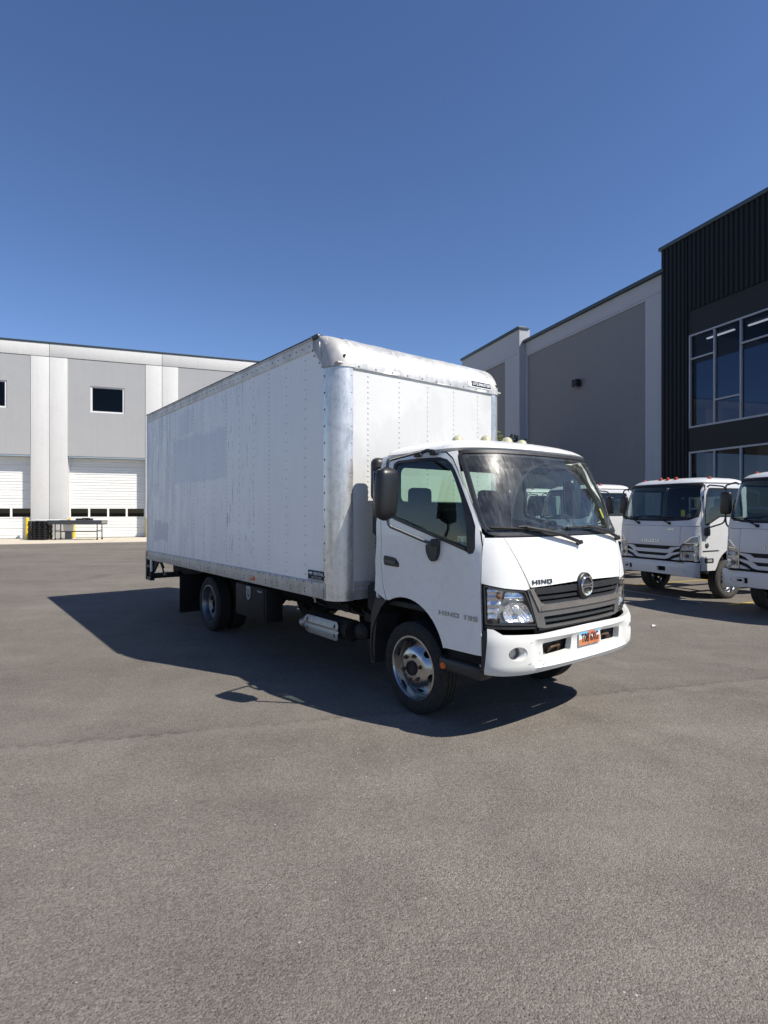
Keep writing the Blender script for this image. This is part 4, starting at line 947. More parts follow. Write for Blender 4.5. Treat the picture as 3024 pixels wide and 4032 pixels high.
# --- cargo box
XF_, XR_, HW, RR = -.83, -7.096, 1.22, .174
ZB, ZR, ZL, ZU, ZP = .90, 1.067, 3.414, 3.53, 3.183
CB = MB().box(((XF_ + XR_) / 2 - .02, 0, 2.28), (XR_ - XF_ + .30 if False else abs(XR_ - XF_) - .34, 2.40, 2.40), 0).build('cargo_box', 'white', TR)
for sg in (-1, 1):
    B('side_panel', ((XF_ - RR + XR_) / 2, sg * (HW - .012), (ZR + ZL) / 2), (abs(XR_ - XF_ + RR) - .004, .016, ZL - ZR + .03), 'boxside', CB, 0)
    # rails: upper (with drip edge) and lower (with lip)
    x0, x1 = XR_ + .006, XF_ - RR - .235
    MB().prism([(ZL - .01, HW - .008), (ZL - .01, HW + .004), (ZL + .004, HW + .008), (ZU - .02, HW + .010), (ZU - .018, HW + .022), (ZU, HW + .02), (ZU + .004, HW - .10)], lambda u, v, t: Vector((t, sg * v, u)), x0, x1).build('top_rail', 'toprail', CB)
    MB().box(((x0 + x1) / 2, sg * (HW + .006), ZU + .003), (x1 - x0, .044, .012), .003).build('drip_edge', 'gunmetal', CB)
    MB().prism([(ZB, HW - .05), (ZB, HW + .004), (ZB + .012, HW + .010), (ZR - .012, HW + .008), (ZR, HW - .004)], lambda u, v, t: Vector((t, sg * v, u)), XR_ + .004, XF_ - RR - .001).build('bottom_rail', 'rail', CB)
    # front corner post
    rows = []
    for i in range(13):
        a = pi / 2 * i / 12; rr = RR + .004
        rows.append([Vector((XF_ - RR + rr * sin(a), sg * (HW - RR + rr * cos(a)), z)) for z in (ZB - .006, 1.6, 2.4, ZP + .002)])
    e0 = [Vector((XF_ - RR - .035, sg * (HW + .004), z)) for z in (ZB - .006, 1.6, 2.4, ZP + .002)]; e1 = [Vector((XF_ + .004, sg * (HW - RR - .03), z)) for z in (ZB - .006, 1.6, 2.4, ZP + .002)]
    MB().grid([e0] + rows + [e1]).build('corner_post', 'post', CB, 50)
    # corner casting over the post
    CX = .36; rows = []
    for k in range(13):
        b = pi / 2 * k / 12; z = ZP + CX * sin(b); dl = CX * (1 - cos(b)); r = RR * (.35 + .65 * cos(b)) + .006
        xr = -1.03 - .25 * min(1, max(0, (z - ZP - .02) / .25)); yo = HW + .012 - .03 * (1 - cos(b))
        row = [Vector((xr, sg * yo, z))]; xe = XF_ + .012 - dl
        row += [Vector((max(xr + .004, xe - r - .0), sg * yo, z))]
        for i in range(1, 11):
            a = pi / 2 * i / 10; row.append(Vector((max(xr + .006 + i * .001, xe - r + r * sin(a)), sg * (yo - r + r * cos(a)), z)))
        row.append(Vector((max(xr + .02, xe), sg * (HW - RR - .045), z))); rows.append(row)
    rows.append([Vector((p.x, sg * (HW - .23) if j == len(rows[-1]) - 1 else p.y * .97, p.z + .004)) for j, p in enumerate(rows[-1])])
    CC = MB().grid(rows).build('corner_casting', 'cast', CB, 50)
    MB().prism([(3.245, -.92), (3.245, -.846), (3.30, -.858), (3.335, -.93)], lambda u, v, t: Vector((v, sg * t, u)), 1.035, 1.13).build('lamp_pocket', 'gunmetal', CC)
    MB().box((-.885, sg * 1.10, 3.215), (.10, .18, .022), .008).build('casting_lip', 'cast', CC)
    MB().cyl((-.88, sg * 1.11, 3.285), (-.838, sg * 1.10, 3.285), .02, n=12).build('marker_socket', 'black', CC)
    MB().box((-1.215, sg * (HW - .02), ZU + .004), (.15, .075, .05), .02, 3).build('rail_cap', 'gunmetal', CC)
    MB().prism([(3.30, -1.06), (3.44, -1.19), (3.46, -1.10)], lambda u, v, t: Vector((v, sg * t, u)), HW, HW + .017).build('casting_web', 'cast', CC)
    for (x, z) in ((-1.235, 3.40), (-1.20, 3.34), (-1.10, 3.25), (-1.05, 3.20)): MB().lathe([(.001, .006), (.007, .004), (.010, 0)], (x, sg * (HW + .013), z), (0, sg, 0), 8).build('casting_rivet', 'rivetd', CC)
    # rear post
    B('rear_post', (XR_ - .035, sg * (HW - .045), 2.24), (.075, .10, 2.66), 'white', CB, .012)
    MB().box((XR_ - .074, sg * (HW - .045), 1.03), (.014, .075, .12), .012).build('tail_lamp', 'red', CB)
    MB().box((XR_ - .018, sg * (HW + .008), 1.0), (.05, .012, .10), .008).build('side_marker_lamp', 'red', CB)
    B('marker_lamp', (-2.636, sg * (HW + .015), .962), (.10, .014, .046), 'amber', CB, .006)
# front panel and radius cap
patch('front_panel', [(-HW + RR - .02, ZB + .17), (HW - RR + .02, ZB + .17), (HW - RR + .02, ZP + .01), (-HW + RR - .02, ZP + .01)], lambda u, v, o: Vector((XF_ + o, u, v)), 'boxfront', CB, -.001, .02, (), .5)
MB().prism([(ZB, XF_ - .05), (ZB, XF_ + .004), (ZR - .08, XF_ + .006), (ZR - .075, XF_ + .014), (ZR - .06, XF_ + .014), (ZR - .055, XF_ + .006), (ZR + .012, XF_ + .006), (ZR + .012, XF_ - .05)], lambda u, v, t: Vector((v, t, u)), -HW + RR + .03, HW - RR - .03).build('front_sill', 'rail', CB)
rows = []; yy = [-HW + RR + .035 + (2 * (HW - RR - .035)) * i / 24 for i in range(25)]
prof = [(XF_ - .004, ZP - .004), (XF_ + .016, ZP - .006), (XF_ + .016, ZP + .004)] + [(XF_ + .012 - .36 * (1 - cos(pi / 2 * k / 14)), ZP + .004 + .36 * sin(pi / 2 * k / 14)) for k in range(15)] + [(-1.35, ZU + .016)]
rnd = random.Random(3)
dent = [[rnd.uniform(-.0022, .0022) for _ in yy] for _ in prof]
MB().grid([[Vector((x + dent[j][i], y, z + dent[j][i])) for i, y in enumerate(yy)] for j, (x, z) in enumerate(prof)]).build('front_cap', 'galv', CB, 50)
B('roof_sheet', ((-1.24 + XR_) / 2, 0, ZU), (abs(XR_ + 1.24), 2 * HW - .12, .02), 'galv', CB, 0)
# vinyl badge on the cap
cp = lambda u, v, o: Vector((XF_ + .0165 - .36 * (1 - sqrt(max(0, 1 - ((v - ZP) / .36) ** 2))) + o, u, v))
bd = patch('maker_badge', [(.66, 3.232), (.985, 3.232), (.985, 3.294), (.66, 3.294)], cp, 'decal', CB, .003, .003, (), .05)
patch('badge_border', [(.600, 3.220), (.992, 3.220), (.992, 3.303), (.600, 3.303)], cp, 'p_white', bd, .0015, .002, (), .05)
text('lettering', 'UTILIMASTER', .036, 'decal_w', bd, cp(.822, 3.263, .0045), (0, 1, 0), cp(.8, 3.29, 0) - cp(.8, 3.235, 0), .0015, bold=.03, shear=.2, width=.295)
# rental decal
rd = B('rental_decal', (-1.183, -HW - .0045, 1.123), (.308, .003, .098), 'decal', CB, 0)
text('lettering', 'RENTAL', .032, 'decal_w', rd, (-1.13, -HW - .0061, 1.143), (1, 0, 0), (0, 0, 1), .0008, bold=.025, width=.185)
text('lettering', '801-627-5425', .020, 'decal_g', rd, (-1.17, -HW - .0061, 1.106), (1, 0, 0), (0, 0, 1), .0008, bold=.025, width=.19)
MB().prism([(-1.285 + .042 * cos(2 * pi * i / 18), 1.143 + .018 * sin(2 * pi * i / 18)) for i in range(18)], lambda u, v, t: Vector((u, -HW - t, v)), .0055, .0068).build('decal_logo', 'decal_b', rd)
MB().prism([(-1.322, 1.142), (-1.25, 1.142), (-1.25, 1.153), (-1.322, 1.153)], lambda u, v, t: Vector((u, -HW - t, v)), .0062, .0074).build('decal_logo_bar', 'decal_w', rd)
B('decal_line', (-1.183, -HW - .0062, 1.083), (.28, .001, .010), 'decal_g', rd, 0)
# rivets: one part per surface (too small to pick apart singly)
def rivets(name, pts, nrm, mat, r=.0085, hgt=.0045):
    n = Vector(nrm); q = n.to_track_quat('Z', 'Y').to_matrix(); vs = []; fs = []
    for p in pts:
        p = Vector(p); k = len(vs); m = 7
        for rr, h in ((r, 0), (r * .75, hgt * .75)): vs += [p + q @ Vector((rr * cos(2 * pi * i / m), rr * sin(2 * pi * i / m), h)) for i in range(m)]
        vs.append(p + n * hgt)
        for i in range(m):
            j = (i + 1) % m; fs += [(k + i, k + j, k + m + j, k + m + i), (k + m + i, k + m + j, k + 2 * m)]
    o = MB().add(vs, fs).build(name, mat, CB, 80); tag(o, kind='stuff'); return o
rg = random.Random(11)
for sg in (-1, 1):
    pts = []; cols = [-1.407 - .4135 * i for i in range(14)]
    for ci, x in enumerate(cols):
        st_ = .052 if ci % 3 == 2 else .101
        z = ZR + .05
        while z < ZL - .02: pts.append((x, sg * (HW - .004), z)); z += st_
    rivets('panel_rivets', pts, (0, sg, 0), 'rivet')
    pts = [(x, sg * (HW + .0095), ZL + .045) for x in [XR_ + .08 + .136 * i for i in range(43)]]
    pts += [(x, sg * (HW + .0095), ZR - .022) for x in [XR_ + .10 + .155 * i for i in range(38)]]
    for x in [XR_ + .12 + .11 * i for i in range(16)] + [-5.0, -4.85, -4.68] + [-4.4 + .30 * i for i in range(11)]:
        pts += [(x, sg * (HW + .0095), ZB + .075), (x, sg * (HW + .0095), ZB + .040)]
    pts += [(-1.03, sg * (HW + .0095), ZB + z) for z in (.03, .06, .09)]
    rivets('rail_rivets', pts, (0, sg, 0), 'rivetd', .0095)
    z = ZB + .06; pts = []; pf = []
    while z < ZP - .03: pts.append((XF_ - RR - .018, sg * (HW + .004), z)); pf.append((XF_ + .004, sg * (HW - RR - .012), z)); z += .165
    rivets('post_rivets', pts, (0, sg, 0), 'rivetd', .0115); rivets('post_rivets', pf, (1, 0, 0), 'rivet', .010)
pts = []
for y in (-.83, -.425, -.023, .376, .773):
    z = ZR + .06
    while z < ZP - .06: pts.append((XF_, y, z)); z += .0525
rivets('front_rivets', pts, (1, 0, 0), 'rivetw', .009)
rivets('cap_rivets', [(XF_ + .0165, -.95 + .21 * i, ZP + .022) for i in range(10)], (1, 0, 0), 'rivet', .010)
# rear door and liftgate
for i in range(6): B('rear_door_panel', (XR_ - .02, 0, 1.12 + .40 * i + .2), (.03, 2.22, .392), 'white', CB, .004)
B('rear_header', (XR_ - .035, 0, 3.49), (.075, 2.24, .14), 'white', CB, .01); B('rear_sill', (XR_ - .04, 0, .97), (.09, 2.30, .14), 'rail', CB, .01)
for sg in (-1, 1):
    LGo = MB().box((XR_ - .28, sg * 1.13, .77), (.07, .09, .54), .01).build('liftgate_column', 'plastic', TR)
    for (cx, cz, lx, lz) in ((-.14, 1.0, .215, .06), (-.14, .755, .215, .05), (-.14, .53, .215, .06), (-.045, .72, .05, .44)): MB().box((XR_ + cx, sg * 1.13, cz), (lx, .08, lz), .01).build('column_rung', 'plastic', LGo)
MB().box((XR_ - .30, 0, .56), (.08, 2.1, .10), .01).build('rear_bumper_bar', 'plastic', TR)
for sg in (-1, 1):
    B('gate_post_guard', (XR_ + .012, sg * 1.16, .80), (.05, .03, .26), 'white', LGo, .008)
    MB().prism([(XR_ + .04, .895), (XR_ + .36, .895), (XR_ + .04, .66)], lambda u, v, t: Vector((u, sg * t, v)), 1.10, 1.13).build('gusset', 'grime', LGo)
    MB().box((-6.62, sg * 1.02, .66), (.16, .10, .07), .02).build('gate_arm_end', 'plastic', TR)
    MB().tube([(-6.78, sg * 1.10, .88), (-6.60, sg * 1.10, .76), (-6.56, sg * 1.10, .68)], .014, 8).tube([(-6.72, sg * 1.10, .90), (-6.54, sg * 1.10, .78)], .014, 8).build('gate_latch', 'grime', TR)
MB().box((-6.1, 0, .74), (1.5, 1.7, .16), .03).build('folded_platform', 'chassis', TR)

# ------------------------------------------------------------------ parked cab-chassis trucks
def fleet_truck():
    T = empty('cab_chassis_truck')
    Q = Skin([(.4, 1.10), (1.2, 1.10), (1.5, 1.075), (1.7, 1.03), (2.05, .92), (2.36, .80), (2.42, .70), (2.47, .5)],
             [(0, 1.0), (1.5, 1.0), (1.9, .985), (2.3, .945), (2.36, .92), (2.42, .86)], [(0, .26), (1.5, .28), (2.4, .34)], 3.0)
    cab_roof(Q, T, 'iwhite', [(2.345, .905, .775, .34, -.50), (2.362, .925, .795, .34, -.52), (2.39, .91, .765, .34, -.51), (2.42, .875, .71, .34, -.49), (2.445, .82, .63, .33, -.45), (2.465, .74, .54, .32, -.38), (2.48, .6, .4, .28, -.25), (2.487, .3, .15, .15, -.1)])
    for (y, x, z) in ((-.80, .40, 2.435), (-.19, .60, 2.452), (0, .62, 2.452), (.19, .60, 2.452), (.80, .40, 2.435)):
        MB().lathe([(.046, -.01), (.046, .008), (.036, .012), (.034, .03), (.025, .046), (.010, .052), (.001, .053)], (x, y, z), (0, 0, 1), 16).build('marker_light', 'orange_lens', T)
    F = lambda pts: [Q.F(y, z) for y, z in pts]
    half = [(-.905, 2.29), (-.935, 2.05), (-.94, 1.80), (-.91, 1.68), (-.80, 1.615), (-.5, 1.592)]
    ws = fillet(F(half) + F([(0, 1.585)]) + F([(-y, z) for y, z in reversed(half)]) + F([(.86, 2.335), (.4, 2.345), (0, 2.345), (-.4, 2.345), (-.86, 2.335)]), .05, 3)
    W_ = patch('windshield', ws, Q, 'glass_i', T, -.006, .004, (), .12, sheet=True)
    patch('windshield_trim', inset(ws, -.008), Q, 'black', W_, .002, .012, [inset(ws, .035)], .09)
    # front face: one panel with an upper crease and side panels
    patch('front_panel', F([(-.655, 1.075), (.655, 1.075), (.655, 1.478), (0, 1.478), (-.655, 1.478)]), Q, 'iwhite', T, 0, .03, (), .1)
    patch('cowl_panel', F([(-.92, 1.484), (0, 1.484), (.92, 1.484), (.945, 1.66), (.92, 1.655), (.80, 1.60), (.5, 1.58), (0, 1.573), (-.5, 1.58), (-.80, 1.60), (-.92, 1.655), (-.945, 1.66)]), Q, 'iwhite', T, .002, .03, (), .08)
    for sg in (-1, 1):
        f = lambda y, z: Q.F(sg * y, z); s = lambda x, z: Q.S(x, z, sg)
        patch('corner_panel', [f(.663, 1.075), f(.663, 1.477), f(.93, 1.477), s(.885, 1.477), s(.90, 1.1), s(.90, .80), f(.985, .80), f(.985, 1.135), f(.985, 1.30), f(.955, 1.30), f(.86, 1.27), f(.70, 1.12), f(.70, 1.075)], Q, 'iwhite', T, 0, .03, (), .07)
        patch('pillar', [f(.92, 1.49), f(.95, 1.68), f(.955, 1.8), f(.945, 2.05), f(.915, 2.29), f(.885, 2.342), s(.66, 2.342), s(.74, 2.2), s(.80, 2.0), s(.855, 1.7), s(.882, 1.49)], Q, 'iwhite', T, -.001, .03, (), .07)
        # headlight cluster
        cl = fillet([f(.665, 1.068), f(.70, 1.115), f(.98, 1.13), f(.98, .79), f(.672, .79)], .015, 2)
        HL = patch('headlight', cl, Q, 'lampback', T, -.05, .02, (), .1)
        patch('lamp_bezel', cl, Q, 'chrome', HL, .002, .05, [fillet([f(.69, 1.06), f(.71, 1.10), f(.965, 1.11), f(.965, 1.0), f(.69, .99)], .01, 2), fillet([f(.69, .965), f(.965, .975), f(.965, .805), f(.69, .805)], .01, 2)], .06)
        for (y, z) in ((.80, 1.05), (.86, 1.05)): MB().lathe([(.001, -.02), (.02, -.015), (.034, 0), (.037, .012)], Q(*f(y, z), -.02), (1, 0, 0), 18).build('lamp_cup', 'lampcup', HL)
        MB().lathe([(.001, -.01), (.03, -.008), (.045, .006), (.05, .02)], Q(*f(.80, .885), -.02), (1, 0, 0), 18).build('lamp_cup', 'lampcup', HL); MB().lathe([(.001, .022), (.022, .02), (.028, 0)], Q(*f(.80, .885), -.02), (1, 0, 0), 14).build('bulb', 'gunmetal', HL)
        B('lamp_reflector', Q(*f(.925, .885), -.03), (.02, .06, .12), 'lampcup', HL, .005)
        patch('lens', cl, Q, 'glass_lamp', HL, .004, .003, (), .1, sheet=True)
        cn = fillet([f(.705, 1.125), f(.86, 1.268), f(.96, 1.298), f(.982, 1.295), f(.982, 1.137)], .01, 2)
        CL = patch('corner_lamp', cn, Q, 'lampcup', T, -.004, .02, [inset(cn, .022)], .08); patch('lamp_panel', inset(cn, .02), Q, 'satin', CL, -.012, .02)
        # grille end pieces and bars
        # door
        dp = [(-.44, 2.26), (-.44, 1.2), (-.40, .98)] + [(-.02 + .50 * cos(rad(a)), .50 + .52 * sin(rad(a))) for a in range(128, 14, -9)] + [(.50, .60), (.892, .60), (.892, 1.1), (.876, 1.477), (.848, 1.7), (.79, 2.0), (.73, 2.2), (.65, 2.332), (-.36, 2.335)]
        wn = fillet([(-.34, 2.25), (.62, 2.25), (.70, 2.10), (.78, 1.80), (.80, 1.50), (.72, 1.49), (.35, 1.66), (-.34, 1.66)], .05, 3)
        cv = lambda p: [Q.S(x, z, sg) for x, z in p]
        D_ = patch('door', cv(dp), Q, 'iwhite', T, .003, .03, [cv(wn)], .09)
        patch('window_seal', cv(wn), Q, 'black', D_, 0, .03, [cv(inset(wn, .028))], .09); patch('door_window', cv(inset(wn, .02)), Q, 'glass_i', D_, -.015, .004, (), .15, sheet=True)
        patch('door_handle', fillet(cv([(-.36, 1.40), (-.16, 1.40), (-.16, 1.31), (-.36, 1.31)]), .02), Q, 'plastic', D_, .012, .03)
        patch('door_moulding', cv([(.40, 1.005), (.85, 1.0), (.85, .98), (.40, .985)]), Q, 'black', D_, .010, .02)
        patch('step_well', fillet(cv([(.55, .845), (.80, .845), (.80, .755), (.55, .755)]), .02), Q, 'black', D_, .008, .02); patch('step_plate', fillet(cv([(.60, .825), (.76, .825), (.76, .775), (.60, .775)]), .01), Q, 'decal_g', D_, .012, .01)
        MB().lathe([(.001, .014), (.05, .010), (.06, 0), (.06, -.01)], Q(*Q.S(.74, 1.10, sg), .0), (0, sg, 0), 20).build('turn_lamp', 'gunmetal', D_)
        patch('rear_quarter', cv([(-.447, 2.33), (-.447, 1.2), (-.41, .99), (-.53, 1.0), (-.53, 2.34)]), Q, 'iwhite', T, 0, .03, (), .15)
        # mirror
        c = Vector((.55, sg * 1.27, 1.93)); MI = MB().box(c, (.10, .20, .42), .045, 3).build('side_mirror', 'plastic_m', T)
        MB().box(c - Vector((.052, 0, 0)), (.004, .16, .36), .01).build('mirror_glass', 'chrome', MI)
        MB().tube([(.56, sg * 1.27, 2.12), (.57, sg * 1.26, 2.26), (.66, sg * 1.0, 2.30), (.66, sg * .95, 2.26)], .015, 8).build('mirror_arm', 'plastic', MI); MB().tube([(.56, sg * 1.27, 1.72), (.58, sg * 1.25, 1.55), (.72, sg * 1.08, 1.47), (.76, sg * 1.0, 1.44)], .015, 8).build('mirror_arm', 'plastic', MI)
        MB().box((.75, sg * 1.02, 1.37), (.13, .07, .17), .03, 2).build('arm_base', 'plastic', MI)
        rows = []
        for a in range(8, 200, 12):
            rows.append([Vector((-.02 + .50 * cos(rad(a)), sg * y, .50 + .515 * sin(rad(a)))) for y in (.985, .60, .5)])
        MB().grid(rows).build('wheel_arch_liner', 'chassis', T)
        MB().box((-.55, sg * .80, .55), (.02, .36, .5), .004).build('mud_flap', 'plastic', T)
        B('door_liner', (.2, sg * .93, 1.25), (1.2, .03, .55), 'int', T, 0)
    # grille: pale bars with slanted ends, black openings between
    gb = patch('grille', F([(-.655, 1.068), (.655, 1.068), (.66, .79), (-.66, .79)]), Q, 'black', T, -.03, .02, (), .15)
    bars = [[(-.40, 1.0), (.40, 1.0), (.47, 1.05), (.62, 1.062), (.655, 1.065), (.655, 1.035), (.55, 1.0), (.47, .935), (.36, .925), (-.36, .925), (-.47, .935), (-.55, 1.0), (-.655, 1.035), (-.655, 1.065), (-.62, 1.062), (-.47, 1.05)],
            [(-.34, .865), (.34, .865), (.42, .925), (.50, .94), (.655, .965), (.655, .93), (.50, .88), (.42, .82), (.33, .80), (-.33, .80), (-.42, .82), (-.50, .88), (-.655, .93), (-.655, .965), (-.50, .94), (-.42, .925)]]
    for b in bars: patch('grille_bar', F(b), Q, 'iwhite', gb, .006, .03, (), .06)
    for sg in (-1, 1): patch('grille_bar', F([(sg * .655, .86), (sg * .56, .835), (sg * .47, .795), (sg * .655, .795)]), Q, 'iwhite', gb, .006, .03)
    block_text('lettering', 'ISUZU', .062, .42, 'lampcup', T, Q(*Q.F(-.02, 1.165), .002), (0, 1, 0), (0, 0, 1), .008)
    text('badge', 'ECO-MAX', .030, 'chrome', T, Q(*Q.F(.46, 1.415), .002), (0, 1, 0), (0, 0, 1), .005, bold=.03, width=.16)
    # bumper
    QB = Skin([(.4, 1.14), (.52, 1.165), (.70, 1.175), (.77, 1.15)], [(.4, 1.0), (.7, 1.02)], [(0, .22), (2, .22)], 3.2)
    fb = lambda pts: [QB.F(y, z) for y, z in pts]
    op = [fillet(fb([(a, .56), (b, .56), (b, .655), (a, .655)]), .01, 2) for a, b in ((-.66, -.46), (.20, .40))]
    BU_ = patch('bumper', [QB.S(.93, .48, -1)] + fb([(-.9, .475), (-.5, .50), (0, .505), (.5, .50), (.9, .475)]) + [QB.S(.93, .48, 1), QB.S(.94, .765, 1)] + fb([(.9, .772), (0, .775), (-.9, .772)]) + [QB.S(.94, .765, -1)], QB, 'iwhite', T, 0, .05, op, .08)
    for sg in (-1, 1):
        patch('bumper_pad', fillet(fb([(sg * .52, .56), (sg * .80, .56), (sg * .80, .65), (sg * .52, .65)]), .02, 2), QB, 'iwhite', BU_, .010, .02, [fillet(fb([(sg * .55, .585), (sg * .77, .585), (sg * .77, .625), (sg * .55, .625)]), .01, 2)])
    B('bumper_backing', (1.05, 0, .60), (.04, 1.7, .16), 'black', T, 0)
    B('bumper_top', (1.06, 0, .775), (.20, 1.6, .02), 'chassis', T, 0)
    # wipers
    for (yp, yl, yr_) in ((-.35, -.88, -.30), (.42, -.15, .45)):
        w_ = MB().tube([Q(*Q.F(yp, 1.53), .03), Q(*Q.F((yp + yl + yr_) / 3 , 1.60), .045), Q(*Q.F((yl + yr_) / 2, 1.645), .03)], .012, 8).build('wiper', 'black', T)
        MB().cyl(Q(*Q.F(yp, 1.53), -.01), Q(*Q.F(yp, 1.53), .045), .03, .024, 12).build('wiper_pivot', 'black', w_)
        MB().tube([Q(*Q.F(yl + (yr_ - yl) * i / 8, 1.655), .02) for i in range(9)], .011, 6, False).build('wiper_blade', 'black', w_)
    # interior
    rear = patch('cab_rear_wall', [(-.98, .95), (.98, .95), (.92, 2.35), (-.92, 2.35)], lambda u, v, o: Vector((-.515 + o, u, v)), 'iwhite', T, 0, .02, [fillet([(-.62, 1.62), (.62, 1.62), (.62, 2.12), (-.62, 2.12)], .06)], .4)
    patch('rear_lining', [(-.97, .96), (.97, .96), (.91, 2.32), (-.91, 2.32)], lambda u, v, o: Vector((-.49 + o, u, v)), 'int', rear, 0, .015, [fillet([(-.60, 1.64), (.60, 1.64), (.60, 2.10), (-.60, 2.10)], .06)], .4)
    patch('rear_window', [(-.62, 1.62), (.62, 1.62), (.62, 2.12), (-.62, 2.12)], lambda u, v, o: Vector((-.508 + o, u, v)), 'glass_i', rear, 0, .004, (), .6, sheet=True)
    B('headliner', (.05, 0, 2.335), (1.0, 1.7, .02), 'int', T, 0); B('cab_floor', (.2, 0, .95), (1.36, 1.9, .05), 'int', T, 0)
    dsh = MB().box((.72, 0, 1.36), (.46, 1.80, .36), .09, 3).build('dashboard', 'int', T)
    for y in (-.5, .48):
        st = MB().box((-.05, y, 1.22), (.5, .48, .16), .06, 2).build('seat', 'seat', T); MB().box((-.32, y, 1.56), (.14, .46, .62), .06, 2, Matrix.Rotation(rad(-8), 3, 'Y')).build('backrest', 'seat', st); MB().box((-.37, y, 1.95), (.10, .28, .22), .045, 2).build('headrest', 'seat', st)
    sc_ = Vector((.40, .48, 1.60)); R2 = Matrix.Rotation(rad(-50), 3, 'Y')
    s_ = MB().tube([sc_ + R2 @ Vector((.21 * cos(2 * pi * i / 24), .21 * sin(2 * pi * i / 24), 0)) for i in range(25)], .016, 8, False).build('steering_wheel', 'plastic', T)
    MB().box(sc_, (.1, .38, .03), .01, 2, R2).build('spoke', 'plastic', s_)
    # chassis
    c2 = MB()
    for sg in (-1, 1): c2.box((-2.1, sg * .40, .72), (6.0, .07, .20), .01)
    for x in (.6, -.9, -2.2, -3.3, -4.4, -5.0): c2.box((x, 0, .72), (.08, .74, .14), .01)
    c2.build('chassis_frame', 'chassis', T); MB().box((.15, 0, .70), (1.3, .8, .44), .06).build('engine', 'chassis', T)
    MB().cyl((0, -.8, .39), (0, .8, .39), .055).build('front_axle', 'chassis', T); MB().cyl((-3.4, -.8, .39), (-3.4, .8, .39), .075).build('rear_axle', 'chassis', T)
    MB().box((-1.4, .72, .62), (.8, .46, .40), .08, 2).build('fuel_tank', 'grime', T); MB().box((-1.3, -.70, .60), (.5, .40, .34), .03).build('battery_box', 'plastic', T)
    for X, Y, sg, di in ((0, .84, 1, 'out'), (0, -.84, -1, 'out'), (-3.4, .93, 1, 'in'), (-3.4, -.93, -1, 'in')): wheel(T, X, Y, sg, .392, .22, .262, di, 'rubberd')
    return T
def copy_tree(o, parent=None):
    c = o.copy(); COL.objects.link(c); c.parent = parent
    for ch in list(o.children): copy_tree(ch, c)
    return c
FT = fleet_truck(); GT = 'cab-chassis trucks parked in a row'
PH = rad(203.3); AO = Vector((6.66, 12.40, 0)); ax = Vector((cos(PH), sin(PH), 0)); ay = Vector((-sin(PH), cos(PH), 0))
spots = [((0, 0), 'white cab-chassis truck with orange roof lights, second from the right edge'),
         ((.48, 2.88), 'white cab-chassis truck cut off by the right edge of the picture'),
         ((-.15, -3.12), 'white cab-chassis truck mostly hidden behind the windshield of the box truck'),
         ((-.2, -5.9), 'farthest white cab-chassis truck, seen only through the windshield of the box truck')]
FTS = []
for i, (d, lb) in enumerate(spots):
    o = FT if i == 0 else copy_tree(FT)
    o.location = AO + ax * d[0] + ay * d[1]; o.rotation_euler = (0, 0, PH + rad((0, .6, -.5, .3)[i])); tag(o, lb, 'truck', GT); FTS.append(o)
# windshield papers in the second truck
pp = B('dash_paper', (.92, -.52, 1.572), (.16, .30, .006), 'paper', FTS[0], 0, Matrix.Rotation(rad(-14), 3, 'Y'))
MB().box((.93, .62, 1.74), (.004, .09, .13), 0).build('windshield_tag', 'ystick', FTS[0])
# painted stall lines
def stall(d0, d1, lat, w, mat):
    a = AO + ax * d0 + ay * lat; b = AO + ax * d1 + ay * lat; n = ay * w / 2
    MB().add([(p.x, p.y, .004) for p in (a - n, b - n, b + n, a + n)], [(0, 1, 2, 3)]).build('parking_line', mat, ground)
for lat in (-4.4, -1.45, 1.45, 4.4): stall(-5.4, .75, lat, .10, 'lineyellow')
a = AO + ax * .75
MB().add([(p.x, p.y, .0045) for p in (AO + ax * .95 + ay * -6, AO + ax * 1.02 + ay * -6, AO + ax * 1.02 + ay * 1.1, AO + ax * .95 + ay * 1.1)], [(0, 1, 2, 3)]).build('parking_line', 'linewhite', ground)

# ------------------------------------------------------------------ yard things by the left wall
def on_left(name, s, y, z=0.02, rz=0.): o = empty(name); o.matrix_world = LW @ Matrix.Translation((s, y, z)) @ Matrix.Rotation(rz, 4, 'Z'); return o
for s, y, h_, lb in ((-2.36, -.22, 1.38, 'yellow steel bollard at the left of the black pallet stack'), (.30, -.22, 1.1, 'yellow bollard half hidden behind the steel work table'), (4.80, -.22, 1.38, 'yellow bollard right of the big overhead door, beside the box truck')):
    b = on_left('bollard', s, y); tag(b, lb, 'bollard', 'yellow bollards at the warehouse doors')
    MB().lathe([(.001, h_), (.05, h_ - .006), (.09, h_ - .035), (.105, h_ - .09), (.107, .03), (.115, .02)], (0, 0, 0), (0, 0, 1), 24).build('sleeve', 'yellow', b)
    MB().lathe([(.13, .03), (.14, .0)], (0, 0, 0), (0, 0, 1), 24).build('base', 'apron', b)
tbl = on_left('work_table', -.55, -1.9, 0.02, rad(-17)); tag(tbl, 'long steel work table on castors standing before the overhead door', 'table')
B('table_top', (1.45, 0, 1.10), (3.3, .85, .26), 'gunmetal', tbl, .01); B('end_plate', (3.11, 0, 1.12), (.02, .84, .20), 'satin', tbl, 0)
for x in (.25, 2.80):
    for y in (-.34, .34):
        B('leg', (x, y, .56), (.05, .05, .92), 'gunmetal', tbl, .005); cs = MB().cyl((x, y - .02, .055), (x, y + .02, .055), .055, n=16).build('castor', 'black', tbl); B('castor_fork', (x + .02, y, .10), (.05, .055, .04), 'grime', tbl, 0)
    B('cross_bar', (x, 0, .60), (.04, .66, .04), 'gunmetal', tbl, 0)
for y in (-.34, .34): B('stretcher', (1.52, y, .52), (2.5, .04, .05), 'gunmetal', tbl, 0)
